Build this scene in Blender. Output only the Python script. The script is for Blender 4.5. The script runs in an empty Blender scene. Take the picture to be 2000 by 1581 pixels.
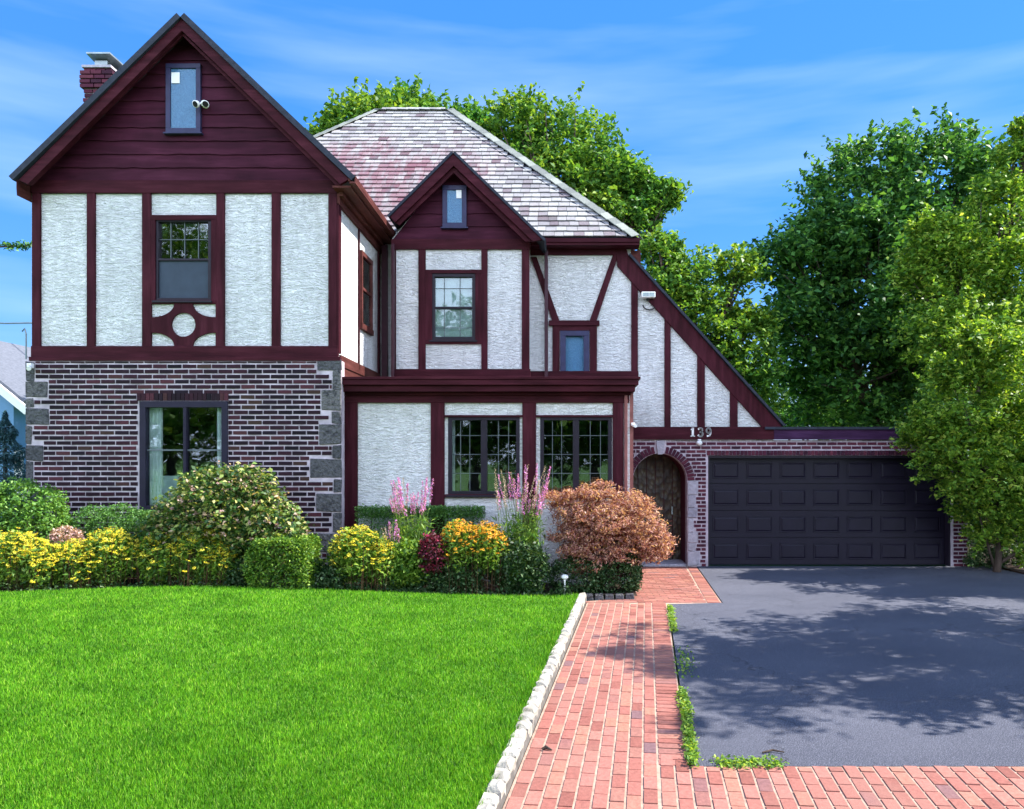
import bpy, math, random
import numpy as np
from mathutils import Vector
from mathutils.geometry import tessellate_polygon
random.seed(7); rng = np.random.default_rng(7)
S = bpy.context.scene; C = S.collection
# ------------------------------------------------------------------ camera
F, CX, CY, EYE = 1500.0, 1090.0, 900.0, 2.1        # focal length and principal point of the 2000 px photo
cd = bpy.data.cameras.new('camera'); cam = bpy.data.objects.new('camera', cd); C.objects.link(cam)
cam.location = (0, 0, EYE); cam.rotation_euler = (math.pi/2, 0, 0)
cd.sensor_width = 36; cd.lens = 36*F/2000
cd.shift_x = -(CX-1000)/2000; cd.shift_y = (CY-790.5)/2000
cd.clip_start = .05; cd.clip_end = 3000
S.camera = cam
# ------------------------------------------------------------------ light
SUN_EL, SUN_AZ = math.radians(47), math.radians(6)   # azimuth from +X towards +Y
w = bpy.data.worlds.new('World'); S.world = w; w.use_nodes = True
nt = w.node_tree; nt.nodes.clear()
def N(t, typ, **kw):
    n = t.nodes.new(typ)
    for k, v in kw.items(): setattr(n, k, v)
    return n
out = N(nt, 'ShaderNodeOutputWorld'); bg = N(nt, 'ShaderNodeBackground')
sky = N(nt, 'ShaderNodeTexSky', sky_type='NISHITA', sun_disc=False)
sky.sun_elevation = SUN_EL; sky.sun_rotation = math.pi/2-SUN_AZ
sky.air_density = 1.15; sky.dust_density = .2; sky.ozone_density = 2.5
hs = N(nt, 'ShaderNodeHueSaturation'); hs.inputs['Saturation'].default_value = 1.42; hs.inputs['Value'].default_value = .84
tc = N(nt, 'ShaderNodeTexCoord'); mp = N(nt, 'ShaderNodeMapping'); mp.inputs['Scale'].default_value = (1.0, 1.0, 7.5)
mp.inputs['Rotation'].default_value = (0, math.radians(4), 0)
no = N(nt, 'ShaderNodeTexNoise'); no.inputs['Scale'].default_value = 1.5; no.inputs['Detail'].default_value = 5; no.inputs['Roughness'].default_value = .5
cr = N(nt, 'ShaderNodeValToRGB'); cr.color_ramp.elements[0].position = .50; cr.color_ramp.elements[1].position = .80
cr.color_ramp.elements[0].color = (0, 0, 0, 1); cr.color_ramp.elements[1].color = (.34, .34, .34, 1)
mx = N(nt, 'ShaderNodeMix', data_type='RGBA'); mx.inputs[7].default_value = (5.5, 7.0, 9.0, 1)
L = nt.links.new
L(tc.outputs['Generated'], mp.inputs[0]); L(mp.outputs[0], no.inputs[0]); L(no.outputs['Fac'], cr.inputs[0])
L(sky.outputs[0], hs.inputs['Color']); ev_ = N(nt, 'ShaderNodeMix', data_type='RGBA'); ev_.inputs[0].default_value = .45; ev_.inputs[7].default_value = (.8, 2.9, 8.8, 1); L(hs.outputs[0], ev_.inputs[6]); L(ev_.outputs[2], mx.inputs[6]); L(cr.outputs[0], mx.inputs[0])
# added fill light: sky behind the camera brightened to lift the shaded facade
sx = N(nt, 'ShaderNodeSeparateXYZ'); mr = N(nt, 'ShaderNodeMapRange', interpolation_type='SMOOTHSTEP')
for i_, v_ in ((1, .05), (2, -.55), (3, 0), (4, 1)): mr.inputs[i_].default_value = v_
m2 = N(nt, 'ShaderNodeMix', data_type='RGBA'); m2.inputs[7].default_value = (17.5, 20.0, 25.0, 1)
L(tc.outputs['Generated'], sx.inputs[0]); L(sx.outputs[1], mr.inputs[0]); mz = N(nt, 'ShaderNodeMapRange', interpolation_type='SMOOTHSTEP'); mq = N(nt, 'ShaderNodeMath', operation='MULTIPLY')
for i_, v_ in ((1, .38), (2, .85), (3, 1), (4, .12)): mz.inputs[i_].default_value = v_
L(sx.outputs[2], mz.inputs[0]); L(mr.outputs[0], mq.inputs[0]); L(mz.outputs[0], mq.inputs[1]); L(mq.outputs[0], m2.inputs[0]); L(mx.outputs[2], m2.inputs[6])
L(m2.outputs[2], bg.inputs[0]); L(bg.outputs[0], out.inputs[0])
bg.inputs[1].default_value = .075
sl = bpy.data.lights.new('sun', 'SUN'); sun = bpy.data.objects.new('sun', sl); C.objects.link(sun)
sl.energy = 5.0; sl.angle = math.radians(.5); sl.color = (1, .95, .86)
d = Vector((math.cos(SUN_EL)*math.cos(SUN_AZ), math.cos(SUN_EL)*math.sin(SUN_AZ), math.sin(SUN_EL)))
sun.rotation_euler = (-d).to_track_quat('-Z', 'Y').to_euler(); sun.location = (20, 2, 30)
S.view_settings.view_transform = 'Standard'; S.view_settings.look = 'None'
S.view_settings.exposure = 1.35; S.view_settings.gamma = 1
S.render.engine = 'CYCLES'
S.cycles.max_bounces = 8; S.cycles.transparent_max_bounces = 12

# ------------------------------------------------------------------ helpers
def X(px, Y): return (px-CX)*Y/F
def Z(py, Y): return EYE+(CY-py)*Y/F
def GY(py, h=0.0): return (EYE-h)*F/(py-CY)          # distance of a ground point seen at row py
OFF = {}
def thing(name, label, cat, loc=(0, 0, 0), group=None):
    o = bpy.data.objects.new(name, None); C.objects.link(o); o.location = loc; o.empty_display_size = .2
    OFF[o.name] = Vector(loc); o['label'] = label; o['category'] = cat
    if group: o['group'] = group
    return o
def place(name, me, mat, parent, mods=None):
    o = bpy.data.objects.new(name, me); C.objects.link(o)
    if mat is not None: me.materials.append(mat)
    if parent is not None: o.parent = parent; OFF[o.name] = OFF[parent.name]
    else: OFF[o.name] = Vector((0, 0, 0))
    return o
def tag(o, label=None, cat=None, group=None, kind=None):
    for k, v in (('label', label), ('category', cat), ('group', group), ('kind', kind)):
        if v: o[k] = v
    return o
class MB:
    def __init__(s): s.v = []; s.f = []
    def add(s, vs, fs):
        b = len(s.v); s.v += [tuple(p) for p in vs]; s.f += [tuple(i+b for i in f) for f in fs]; return s
    def box(s, x0, x1, y0, y1, z0, z1):
        if x0 > x1: x0, x1 = x1, x0
        if y0 > y1: y0, y1 = y1, y0
        if z0 > z1: z0, z1 = z1, z0
        return s.hexa([(x0,y0,z0),(x1,y0,z0),(x1,y1,z0),(x0,y1,z0),(x0,y0,z1),(x1,y0,z1),(x1,y1,z1),(x0,y1,z1)])
    def hexa(s, v): return s.add(v, [(3,2,1,0),(4,5,6,7),(0,1,5,4),(1,2,6,5),(2,3,7,6),(3,0,4,7)])
    def obox(s, c, u, v, w):     # centre and three half vectors
        c, u, v, w = map(Vector, (c, u, v, w))
        return s.hexa([c-u-v-w, c+u-v-w, c+u+v-w, c-u+v-w, c-u-v+w, c+u-v+w, c+u+v+w, c-u+v+w])
    def prism(s, loops, y0, y1):  # polygon (with holes) in XZ, extruded in Y
        loops = [[Vector((p[0], p[1], 0)) for p in l] for l in loops]
        flat = [p for l in loops for p in l]; tr = tessellate_polygon(loops); n = len(flat)
        vs = [(p.x, y0, p.y) for p in flat]+[(p.x, y1, p.y) for p in flat]
        fs = []
        for t in tr:
            a, b, c = (flat[i] for i in t)
            if (b-a).cross(c-a).z < 0: t = (t[0], t[2], t[1])
            fs.append(tuple(t)); fs.append((t[0]+n, t[2]+n, t[1]+n))
        k = 0
        for li, l in enumerate(loops):
            m = len(l); ar = sum(l[i].x*l[(i+1) % m].y-l[(i+1) % m].x*l[i].y for i in range(m))
            flip = (ar < 0) != (li > 0)
            for i in range(m):
                a, b = k+i, k+(i+1) % m
                fs.append((a, a+n, b+n, b) if flip else (a, b, b+n, a+n)) if False else fs.append((b, a, a+n, b+n) if not flip else (a, b, b+n, a+n))
            k += m
        return s.add(vs, fs)
    def tube(s, pts, rad, seg=8):
        pts = [Vector(p) for p in pts]; rings = []
        for i, p in enumerate(pts):
            t = (pts[min(i+1, len(pts)-1)]-pts[max(i-1, 0)]).normalized()
            a = t.cross(Vector((0, 0, 1)) if abs(t.z) < .9 else Vector((1, 0, 0))).normalized(); b = t.cross(a)
            r = rad[i] if isinstance(rad, (list, tuple)) else rad
            rings.append([p+(a*math.cos(2*math.pi*k/seg)+b*math.sin(2*math.pi*k/seg))*r for k in range(seg)])
        vs = [v for r in rings for v in r]; fs = []
        for i in range(len(pts)-1):
            for k in range(seg):
                k2 = (k+1) % seg
                fs.append((i*seg+k, i*seg+k2, (i+1)*seg+k2, (i+1)*seg+k))
        fs.append(tuple(range(seg-1, -1, -1))); fs.append(tuple((len(pts)-1)*seg+k for k in range(seg)))
        return s.add(vs, fs)
    def lathe(s, c, prof, seg=16):   # prof (r,z) round a vertical axis
        vs = []; fs = []
        for r, z in prof:
            for k in range(seg):
                a = 2*math.pi*k/seg; vs.append((c[0]+r*math.cos(a), c[1]+r*math.sin(a), c[2]+z))
        for i in range(len(prof)-1):
            for k in range(seg):
                k2 = (k+1) % seg; fs.append((i*seg+k, i*seg+k2, (i+1)*seg+k2, (i+1)*seg+k))
        return s.add(vs, fs)
    def build(s, name, mat, parent=None, smooth=False, bevel=0):
        me = bpy.data.meshes.new(name); off = OFF[parent.name] if parent else Vector((0, 0, 0))
        me.from_pydata([(p[0]-off.x, p[1]-off.y, p[2]-off.z) for p in s.v], [], s.f); me.validate()
        if smooth: me.polygons.foreach_set('use_smooth', [True]*len(me.polygons))
        o = place(name, me, mat, parent)
        if bevel:
            b = o.modifiers.new('bevel', 'BEVEL'); b.width = bevel; b.segments = 2; b.limit_method = 'ANGLE'
        return o
def mesh_np(name, V, k, mat, parent=None):      # V (n,k,3): n separate k-gons
    n = len(V); me = bpy.data.meshes.new(name)
    off = np.array(OFF[parent.name]) if parent else np.zeros(3)
    me.vertices.add(n*k); me.vertices.foreach_set('co', (V-off).reshape(-1).astype(np.float32))
    me.loops.add(n*k); me.loops.foreach_set('vertex_index', np.arange(n*k, dtype=np.int32))
    me.polygons.add(n); me.polygons.foreach_set('loop_start', np.arange(0, n*k, k, dtype=np.int32))
    me.update(calc_edges=True)
    return place(name, me, mat, parent)

# ------------------------------------------------------------------ materials
def base_mat(name):
    m = bpy.data.materials.new(name); m.use_nodes = True; t = m.node_tree
    return m, t, t.nodes['Principled BSDF']
def ramp(t, cols, src, interp='LINEAR'):
    r = N(t, 'ShaderNodeValToRGB'); r.color_ramp.interpolation = interp
    e = r.color_ramp.elements
    while len(e) < len(cols): e.new(.5)
    for i, c in enumerate(cols):
        p, col = (c if len(c) == 2 else (i/(len(cols)-1), c)); e[i].position = p; e[i].color = (*col, 1)
    t.links.new(src, r.inputs[0]); return r.outputs[0]
def noise(t, scale, detail=4, vec=(1, 1, 1), rough=.55, dist=0):
    tc = N(t, 'ShaderNodeTexCoord'); mp = N(t, 'ShaderNodeMapping'); mp.inputs['Scale'].default_value = vec
    n = N(t, 'ShaderNodeTexNoise'); n.inputs['Scale'].default_value = scale; n.inputs['Detail'].default_value = detail
    n.inputs['Roughness'].default_value = rough; n.inputs['Distortion'].default_value = dist
    t.links.new(tc.outputs['Object'], mp.inputs[0]); t.links.new(mp.outputs[0], n.inputs[0]); return n.outputs['Fac']
def island(t):
    g = N(t, 'ShaderNodeNewGeometry'); return g.outputs['Random Per Island']
def mixc(t, fac, a, b, mode='MIX'):
    m = N(t, 'ShaderNodeMix', data_type='RGBA', blend_type=mode)
    for i, v in ((0, fac), (6, a), (7, b)):
        if hasattr(v, 'node'): t.links.new(v, m.inputs[i])
        elif i == 0: m.inputs[0].default_value = v
        else: m.inputs[i].default_value = (*v, 1)
    return m.outputs[2]
def bump(t, bs, h, dist=.01, st=1.0, nrm=None):
    b = N(t, 'ShaderNodeBump'); b.inputs['Distance'].default_value = dist; b.inputs['Strength'].default_value = st
    t.links.new(h, b.inputs['Height'])
    if nrm: t.links.new(nrm, b.inputs['Normal'])
    t.links.new(b.outputs[0], bs.inputs['Normal']); return b.outputs[0]
def plain(name, col, rough=.6, metal=0, var=.15, scale=6, vec=(1, 1, 1), bmp=0):
    m, t, b = base_mat(name)
    n = noise(t, scale, 5, vec)
    c = ramp(t, [(.3, tuple(x*(1-var) for x in col)), (.7, tuple(min(1, x*(1+var)) for x in col))], n)
    t.links.new(c, b.inputs['Base Color']); b.inputs['Roughness'].default_value = rough; b.inputs['Metallic'].default_value = metal; b.inputs['Specular IOR Level'].default_value = .22
    if bmp: bump(t, b, n, bmp)
    return m
def wood(name, col, vec):
    m, t, b = base_mat(name)
    g = noise(t, 9, 6, vec, .65, .3); big = noise(t, 1.6, 3)
    c = ramp(t, [(.25, tuple(x*.45 for x in col)), (.5, tuple(x*.85 for x in col)), (.78, tuple(x*1.4+.004 for x in col))], g)
    c = mixc(t, .5, c, ramp(t, [(.35, (.6, .6, .7)), (.65, (1.25, 1.2, 1.45))], big), 'MULTIPLY')
    t.links.new(c, b.inputs['Base Color']); b.inputs['Roughness'].default_value = .6; b.inputs['Specular IOR Level'].default_value = .07
    bump(t, b, g, .004); return m
MAR = (.052, .0095, .015)
W_V = wood('maroon_timber', MAR, (1.2, 1.2, .12)); W_H = wood('maroon_beam', MAR, (.12, 1.2, 1.2))
W_S = wood('maroon_siding', (.054, .0105, .022), (.1, 1, .8))
W_B = wood('brown_gutter', (.10, .032, .026), (1, .15, 1))
def stucco_mat():
    m, t, b = base_mat('stucco')
    n1 = noise(t, 8, 5, (1, 1, 2.7), .6, 1.7); n2 = noise(t, 60, 3); n3 = noise(t, 1.1, 4, (1, 1, .5))
    c = ramp(t, [(.3, (.74, .745, .75)), (.62, (.86, .86, .86))], n3)
    c = mixc(t, .35, c, ramp(t, [(.34, (.5, .5, .5)), (.5, (1, 1, 1))], n1), 'MULTIPLY')
    c = mixc(t, .28, c, ramp(t, [(.36, (.62, .62, .60)), (.5, (1, 1, 1))], noise(t, 2.6, 6, (2.6, 2.6, .35), .65)), 'MULTIPLY')
    t.links.new(c, b.inputs['Base Color']); b.inputs['Roughness'].default_value = .9
    nn = bump(t, b, n1, .10, .9); bump(t, b, n2, .006, .5, nn); return m
STUCCO = stucco_mat()
def isl_mat(name, cols, rough=.75, bmp=.004, sc=30, var=None):
    m, t, b = base_mat(name); c = ramp(t, cols, island(t), 'LINEAR'); n = noise(t, sc, 4)
    c = mixc(t, .6, c, ramp(t, [(.3, (.65, .65, .65)), (.7, (1.25, 1.25, 1.25))], n), 'MULTIPLY')
    if var: c = mixc(t, ramp(t, [(.48, (0, 0, 0)), (.68, (1, 1, 1))], noise(t, var[0], 5)), c, var[1])
    t.links.new(c, b.inputs['Base Color']); b.inputs['Roughness'].default_value = rough; b.inputs['Specular IOR Level'].default_value = .2
    bump(t, b, n, bmp); return m
BRICK_D = isl_mat('dark_brick', [(0, (.006, .003, .007)), (.3, (.018, .006, .012)), (.55, (.034, .009, .017)), (.75, (.010, .005, .012)), (.93, (.075, .02, .03)), (1, (.04, .022, .016))])
BRICK_R = isl_mat('red_brick', [(0, (.03, .007, .018)), (.4, (.07, .012, .03)), (.7, (.11, .024, .04)), (1, (.05, .013, .026))])
BRICK_P = isl_mat('paving_brick', [(0, (.21, .076, .06)), (.3, (.29, .108, .086)), (.6, (.345, .142, .115)), (.85, (.34, .15, .105)), (.95, (.23, .10, .09)), (1, (.15, .09, .10))], .8, .004, 30, (.7, (.27, .125, .10)))
MORTAR = plain('mortar', (.44, .38, .43), .95, 0, .3, 5, bmp=.003)
MORTAR_D = plain('paving_sand', (.36, .245, .19), .95, 0, .3, 14)
STONE = isl_mat('corner_stone', [(0, (.08, .08, .088)), (.5, (.12, .118, .125)), (1, (.18, .17, .168))], .9, .08, 22, (14, (.05, .05, .058)))
STONE_L = isl_mat('light_stone', [(0, (.30, .28, .32)), (.5, (.40, .37, .42)), (1, (.22, .21, .26))], .9, .02, 12)
GRANITE = isl_mat('granite_block', [(0, (.34, .31, .27)), (.5, (.46, .43, .37)), (1, (.24, .225, .20))], .85, .02, 14, (9, (.22, .20, .16)))
def slate_mat():
    m, t, b = base_mat('slate')
    c = ramp(t, [(0, (.20, .19, .195)), (.3, (.29, .285, .28)), (.6, (.36, .36, .345)), (.88, (.25, .24, .24)), (.96, (.13, .10, .11)), (1, (.12, .11, .11))], island(t))
    p = ramp(t, [(.42, (0, 0, 0)), (.62, (.9, .9, .9))], noise(t, .5, 5, (1.3, 1, 1), .6, .4))
    p2 = ramp(t, [(.4, (.25, .25, .25)), (.6, (1, 1, 1))], noise(t, 3.5, 4, (2.2, .5, .5), .6)); 
    gtc = N(t, 'ShaderNodeTexCoord'); gm = N(t, 'ShaderNodeMapping', vector_type='POINT'); gm.inputs['Location'].default_value = (.12, -.75, -2.45); gm.inputs['Scale'].default_value = (.27, .3, .3)
    gg = N(t, 'ShaderNodeTexGradient', gradient_type='SPHERICAL'); t.links.new(gtc.outputs['Object'], gm.inputs[0]); t.links.new(gm.outputs[0], gg.inputs[0])
    p = mixc(t, 1, p, ramp(t, [(0, (.25, .25, .25)), (.45, (1, 1, 1))], gg.outputs['Fac']), 'MULTIPLY'); p = mixc(t, 1, p, ramp(t, [(.15, (0, 0, 0)), (.8, (.8, .8, .8))], gg.outputs['Fac']), 'ADD'); p = mixc(t, 1, p, p2, 'MULTIPLY')
    c = mixc(t, p, c, mixc(t, .62, c, (.20, .055, .075), 'MIX'))
    c = mixc(t, .5, c, ramp(t, [(.3, (.6, .6, .6)), (.7, (1.3, 1.3, 1.3))], noise(t, 22, 4)), 'MULTIPLY')
    t.links.new(c, b.inputs['Base Color']); b.inputs['Roughness'].default_value = .6
    bump(t, b, noise(t, 40, 3), .004); return m
SLATE = slate_mat()
ROOF_D = plain('dark_roof_edge', (.025, .03, .045), .7, 0, .3, 12)
def glass(name, tint=(.5, .6, .62), refl=.35, rough=.02, ior=1.5):
    m = bpy.data.materials.new(name); m.use_nodes = True; t = m.node_tree; t.nodes.clear()
    o = N(t, 'ShaderNodeOutputMaterial'); tr = N(t, 'ShaderNodeBsdfTransparent'); g = N(t, 'ShaderNodeBsdfGlossy')
    tr.inputs[0].default_value = (*tint, 1); g.inputs['Roughness'].default_value = rough; g.inputs['Color'].default_value = (.9, .95, 1, 1)
    f = N(t, 'ShaderNodeFresnel'); f.inputs[0].default_value = ior
    a = N(t, 'ShaderNodeMath', operation='ADD'); a.inputs[1].default_value = refl; a.use_clamp = True
    mi = N(t, 'ShaderNodeMixShader'); bp = N(t, 'ShaderNodeBump'); bp.inputs['Distance'].default_value = .01; bp.inputs['Strength'].default_value = .25
    n = noise(t, 2.2, 2); t.links.new(n, bp.inputs['Height']); t.links.new(bp.outputs[0], g.inputs['Normal'])
    t.links.new(f.outputs[0], a.inputs[0]); t.links.new(a.outputs[0], mi.inputs[0]); t.links.new(tr.outputs[0], mi.inputs[1])
    t.links.new(g.outputs[0], mi.inputs[2]); t.links.new(mi.outputs[0], o.inputs[0]); return m
GLASS = glass('window_glass', (.86, .9, .9), .03); GLASS_S = glass('hazy_glass', (.9, .95, 1), 0, .12, 1.22)
FRAME_N = plain('navy_window_frame', (.014, .011, .028), .45, 0, .2)
FRAME_B = plain('blue_grey_frame', (.028, .028, .075), .45, 0, .2)
FRAME_K = plain('charcoal_frame', (.015, .011, .02), .45, 0, .2)
MUNTIN = plain('grey_muntin', (.10, .12, .13), .5)
ROOM = plain('dark_room', (.035, .03, .028), .9)
CURTAIN = plain('white_curtain', (.8, .86, .88), .9, 0, .12, 12, (4, 1, .2))
BLIND = plain('pale_blind', (.5, .62, .62), .8); SCREEN = plain('insect_screen', (.04, .055, .08), .7, 0, .1)
SHEET = plain('frosted_film', (.10, .21, .30), .6, 0, .15, 30)
WHITE = plain('white_enamel', (.8, .8, .8), .4, 0, .05); METAL = plain('galvanised_metal', (.22, .26, .27), .35, .7, .2)
GAR = plain('garage_door_paint', (.010, .0075, .018), .42, 0, .15, 4)
PIPE = plain('maroon_downspout', (.045, .012, .022), .4, 0, .2); PIPE_L = plain('copper_downspout', (.2, .075, .07), .4, 0, .2)
BLACK = plain('black_plastic', (.01, .01, .012), .5)
BARK = plain('bark', (.07, .05, .04), .9, 0, .4, 8, (1, 1, .3), .02)
SOIL = plain('soil', (.03, .018, .012), .95, 0, .4, 9, bmp=.03)
def asphalt_mat():
    m, t, b = base_mat('asphalt'); n = noise(t, 120, 3, rough=.9); n2 = noise(t, .45, 5, (1, 2, 1)); n3 = noise(t, 28, 3)
    c = ramp(t, [(.36, (.022, .024, .036)), (.5, (.054, .058, .080)), (.58, (.14, .148, .19)), (.67, (.34, .35, .43))], n)
    c = mixc(t, .6, c, ramp(t, [(.3, (.72, .72, .75)), (.7, (1.35, 1.32, 1.28))], n2), 'MULTIPLY')
    c = mixc(t, .5, c, ramp(t, [(.3, (.7, .7, .7)), (.7, (1.3, 1.3, 1.3))], n3), 'MULTIPLY')
    v = N(t, 'ShaderNodeTexVoronoi', feature='DISTANCE_TO_EDGE'); v.inputs['Scale'].default_value = .38; tcx = N(t, 'ShaderNodeTexCoord'); wv = N(t, 'ShaderNodeVectorMath', operation='ADD')
    ns = N(t, 'ShaderNodeTexNoise'); ns.inputs['Scale'].default_value = 1.6; ns.inputs['Detail'].default_value = 6; t.links.new(tcx.outputs['Object'], ns.inputs[0])
    t.links.new(tcx.outputs['Object'], wv.inputs[0]); t.links.new(ns.outputs['Color'], wv.inputs[1]); t.links.new(wv.outputs[0], v.inputs[0])
    c = mixc(t, ramp(t, [(0, (.6, .6, .6)), (.0035, (0, 0, 0))], v.outputs['Distance']), c, (.012, .012, .016))
    t.links.new(c, b.inputs['Base Color']); b.inputs['Roughness'].default_value = .9; b.inputs['Specular IOR Level'].default_value = .2; bump(t, b, n, .008); return m
ASPHALT = asphalt_mat()
def grass_ground():
    m, t, b = base_mat('turf'); c = ramp(t, [(.3, (.05, .14, .01)), (.7, (.10, .25, .014))], noise(t, 14, 6))
    t.links.new(c, b.inputs['Base Color']); b.inputs['Roughness'].default_value = .9; return m
TURF = grass_ground()
def leaf(name, cols, trans=.35, rough=.5, big=None, gloss=.3):
    m, t, b = base_mat(name); c = ramp(t, cols, island(t))
    if big: c = mixc(t, .8, c, ramp(t, [(.35, big[1]), (.65, big[2])], noise(t, big[0], 3)), 'MULTIPLY')
    t.links.new(c, b.inputs['Base Color']); b.inputs['Roughness'].default_value = rough
    b.inputs['Specular IOR Level'].default_value = gloss
    tr = N(t, 'ShaderNodeBsdfTranslucent'); mi = N(t, 'ShaderNodeMixShader'); mi.inputs[0].default_value = trans
    c2 = mixc(t, 1.0, c, (1.5, 1.35, .6), 'MULTIPLY'); t.links.new(c2, tr.inputs[0])
    o = t.nodes['Material Output']; t.links.new(b.outputs[0], mi.inputs[1]); t.links.new(tr.outputs[0], mi.inputs[2])
    t.links.new(mi.outputs[0], o.inputs[0]); return m
L_DARK = leaf('dark_maple_leaf', [(0, (.016, .06, .02)), (.4, (.04, .13, .032)), (.8, (.09, .24, .045)), (1, (.2, .38, .08))], .36)
L_MID = leaf('honey_green_leaf', [(0, (.035, .11, .028)), (.5, (.09, .23, .035)), (1, (.22, .36, .05))], .38, big=(.35, (.55, .85, 1.0), (1.5, 1.15, .8)))
L_YEL = leaf('yellow_green_leaf', [(0, (.05, .13, .02)), (.4, (.12, .25, .03)), (.8, (.25, .41, .045)), (1, (.46, .55, .10))], .42)
L_SHRUB = leaf('fresh_shrub_leaf', [(0, (0.054, 0.140, 0.028)), (.5, (0.108, 0.252, 0.039)), (1, (0.216, 0.378, 0.067))], .25)
L_BOX = leaf('boxwood_leaf', [(0, (.03, .09, .012)), (.5, (.09, .21, .022)), (1, (.28, .40, .05))], .3)
L_HEDGE = leaf('hedge_leaf', [(0, (0.033, 0.105, 0.024)), (.5, (0.074, 0.195, 0.036)), (1, (0.149, 0.300, 0.060))], .25)
L_HYD = leaf('mixed_shrub_leaf', [(0, (.02, .06, .02)), (.35, (.05, .12, .03)), (.6, (.13, .22, .05)), (.8, (.32, .38, .09)), (.92, (.50, .44, .18)), (1, (.55, .36, .30))], .28)
L_SUS = leaf('perennial_leaf', [(0, (.04, .12, .02)), (.5, (.13, .25, .03)), (1, (.30, .42, .06))], .35)
L_MAPLE = leaf('copper_maple_leaf', [(0, (.12, .035, .04)), (.3, (.33, .135, .12)), (.6, (.50, .26, .21)), (.85, (.60, .38, .29)), (1, (.64, .42, .19))], .35)
L_SPRUCE = leaf('blue_spruce_needle', [(0, (.02, .06, .07)), (1, (.06, .15, .17))], .1)
L_COVER = leaf('low_plant_leaf', [(0, (.01, .035, .01)), (.6, (.03, .08, .02)), (1, (.14, .2, .09))], .2)
L_RED = leaf('burgundy_leaf', [(0, (.04, .01, .015)), (.6, (.11, .02, .03)), (1, (.35, .03, .08))], .2)
P_YEL = leaf('yellow_petal', [(0, (.62, .46, .015)), (.5, (.76, .64, .03)), (1, (.80, .76, .10))], .3)
P_ORA = leaf('orange_petal', [(0, (0.682, 0.242, 0.013)), (.5, (0.792, 0.374, 0.018)), (1, (0.880, 0.550, 0.035))], .3)
P_PUR = leaf('purple_petal', [(0, (.48, .14, .50)), (.6, (.70, .28, .66)), (1, (.78, .36, .55))], .3)
P_PINK = leaf('faded_pink_bloom', [(0, (.35, .20, .18)), (.5, (.5, .33, .3)), (1, (.62, .5, .42))], .3)
P_TAN = leaf('dry_spike', [(0, (.4, .27, .2)), (1, (.6, .42, .4))], .2)
GRASS = leaf('lawn_grass_blade', [(0, (.02, .08, .005)), (.35, (.066, .235, .009)), (.7, (.125, .36, .012)), (.93, (.23, .46, .03)), (1, (.34, .48, .10))], .32, .6, (2.2, (.66, .74, .6), (1.2, 1.12, 1.0)), .2)

# ------------------------------------------------------------------ foliage tools
def leaves(Cn, size, up=.5, aspect=.5, r=None):
    n = len(Cn); nr = rng.normal(size=(n, 3)); nr /= np.linalg.norm(nr, axis=1)[:, None]
    nr[:, 2] = np.abs(nr[:, 2])+up; nr /= np.linalg.norm(nr, axis=1)[:, None]
    t = rng.normal(size=(n, 3)); t -= (t*nr).sum(1)[:, None]*nr; t /= np.linalg.norm(t, axis=1)[:, None]
    b = np.cross(nr, t); L = size*rng.uniform(.6, 1.3, n)[:, None]
    V = np.empty((n, 4, 3))
    V[:, 0] = Cn-t*L*.5; V[:, 1] = Cn+b*L*aspect*.5+nr*L*.08; V[:, 2] = Cn+t*L*.5-nr*L*.1; V[:, 3] = Cn-b*L*aspect*.5+nr*L*.08
    return V
def shell(lobes, n, inner=.6, lump=.16, zmin=None):
    lobes = np.array(lobes, float); ar = (lobes[:, 3]*lobes[:, 4]+lobes[:, 3]*lobes[:, 5]+lobes[:, 4]*lobes[:, 5])
    k = rng.choice(len(lobes), n, p=ar/ar.sum()); u = rng.normal(size=(n, 3)); u /= np.linalg.norm(u, axis=1)[:, None]
    ph = k*1.7; m = 1+lump*(np.sin(5*u[:, 0]+ph)*np.cos(4*u[:, 2]+ph*2)+.7*np.sin(9*u[:, 1]+7*u[:, 2]+ph*3))
    r = (inner+(1-inner)*rng.random(n)**.6)*m*np.where(rng.random(n) < min(.3, lump), rng.uniform(1, 1+1.3*lump, n), 1)
    return lobes[k, :3]+u*lobes[k, 3:]*r[:, None]
def fluff(cent, per, rad, flat=.7):   # leaf clumps round the given centres
    n = len(cent); P = np.repeat(cent, per, 0); g = rng.normal(size=(n*per, 3))*rad; g[:, 2] *= flat
    return P+g
def lob(px, py, rpx, Y, dy=0, ry=None, rz=None):
    s = (Y+dy)/F; return (X(px, Y+dy), Y+dy, Z(py, Y+dy), rpx*s, (ry or rpx)*s, (rz or rpx)*s)
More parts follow.
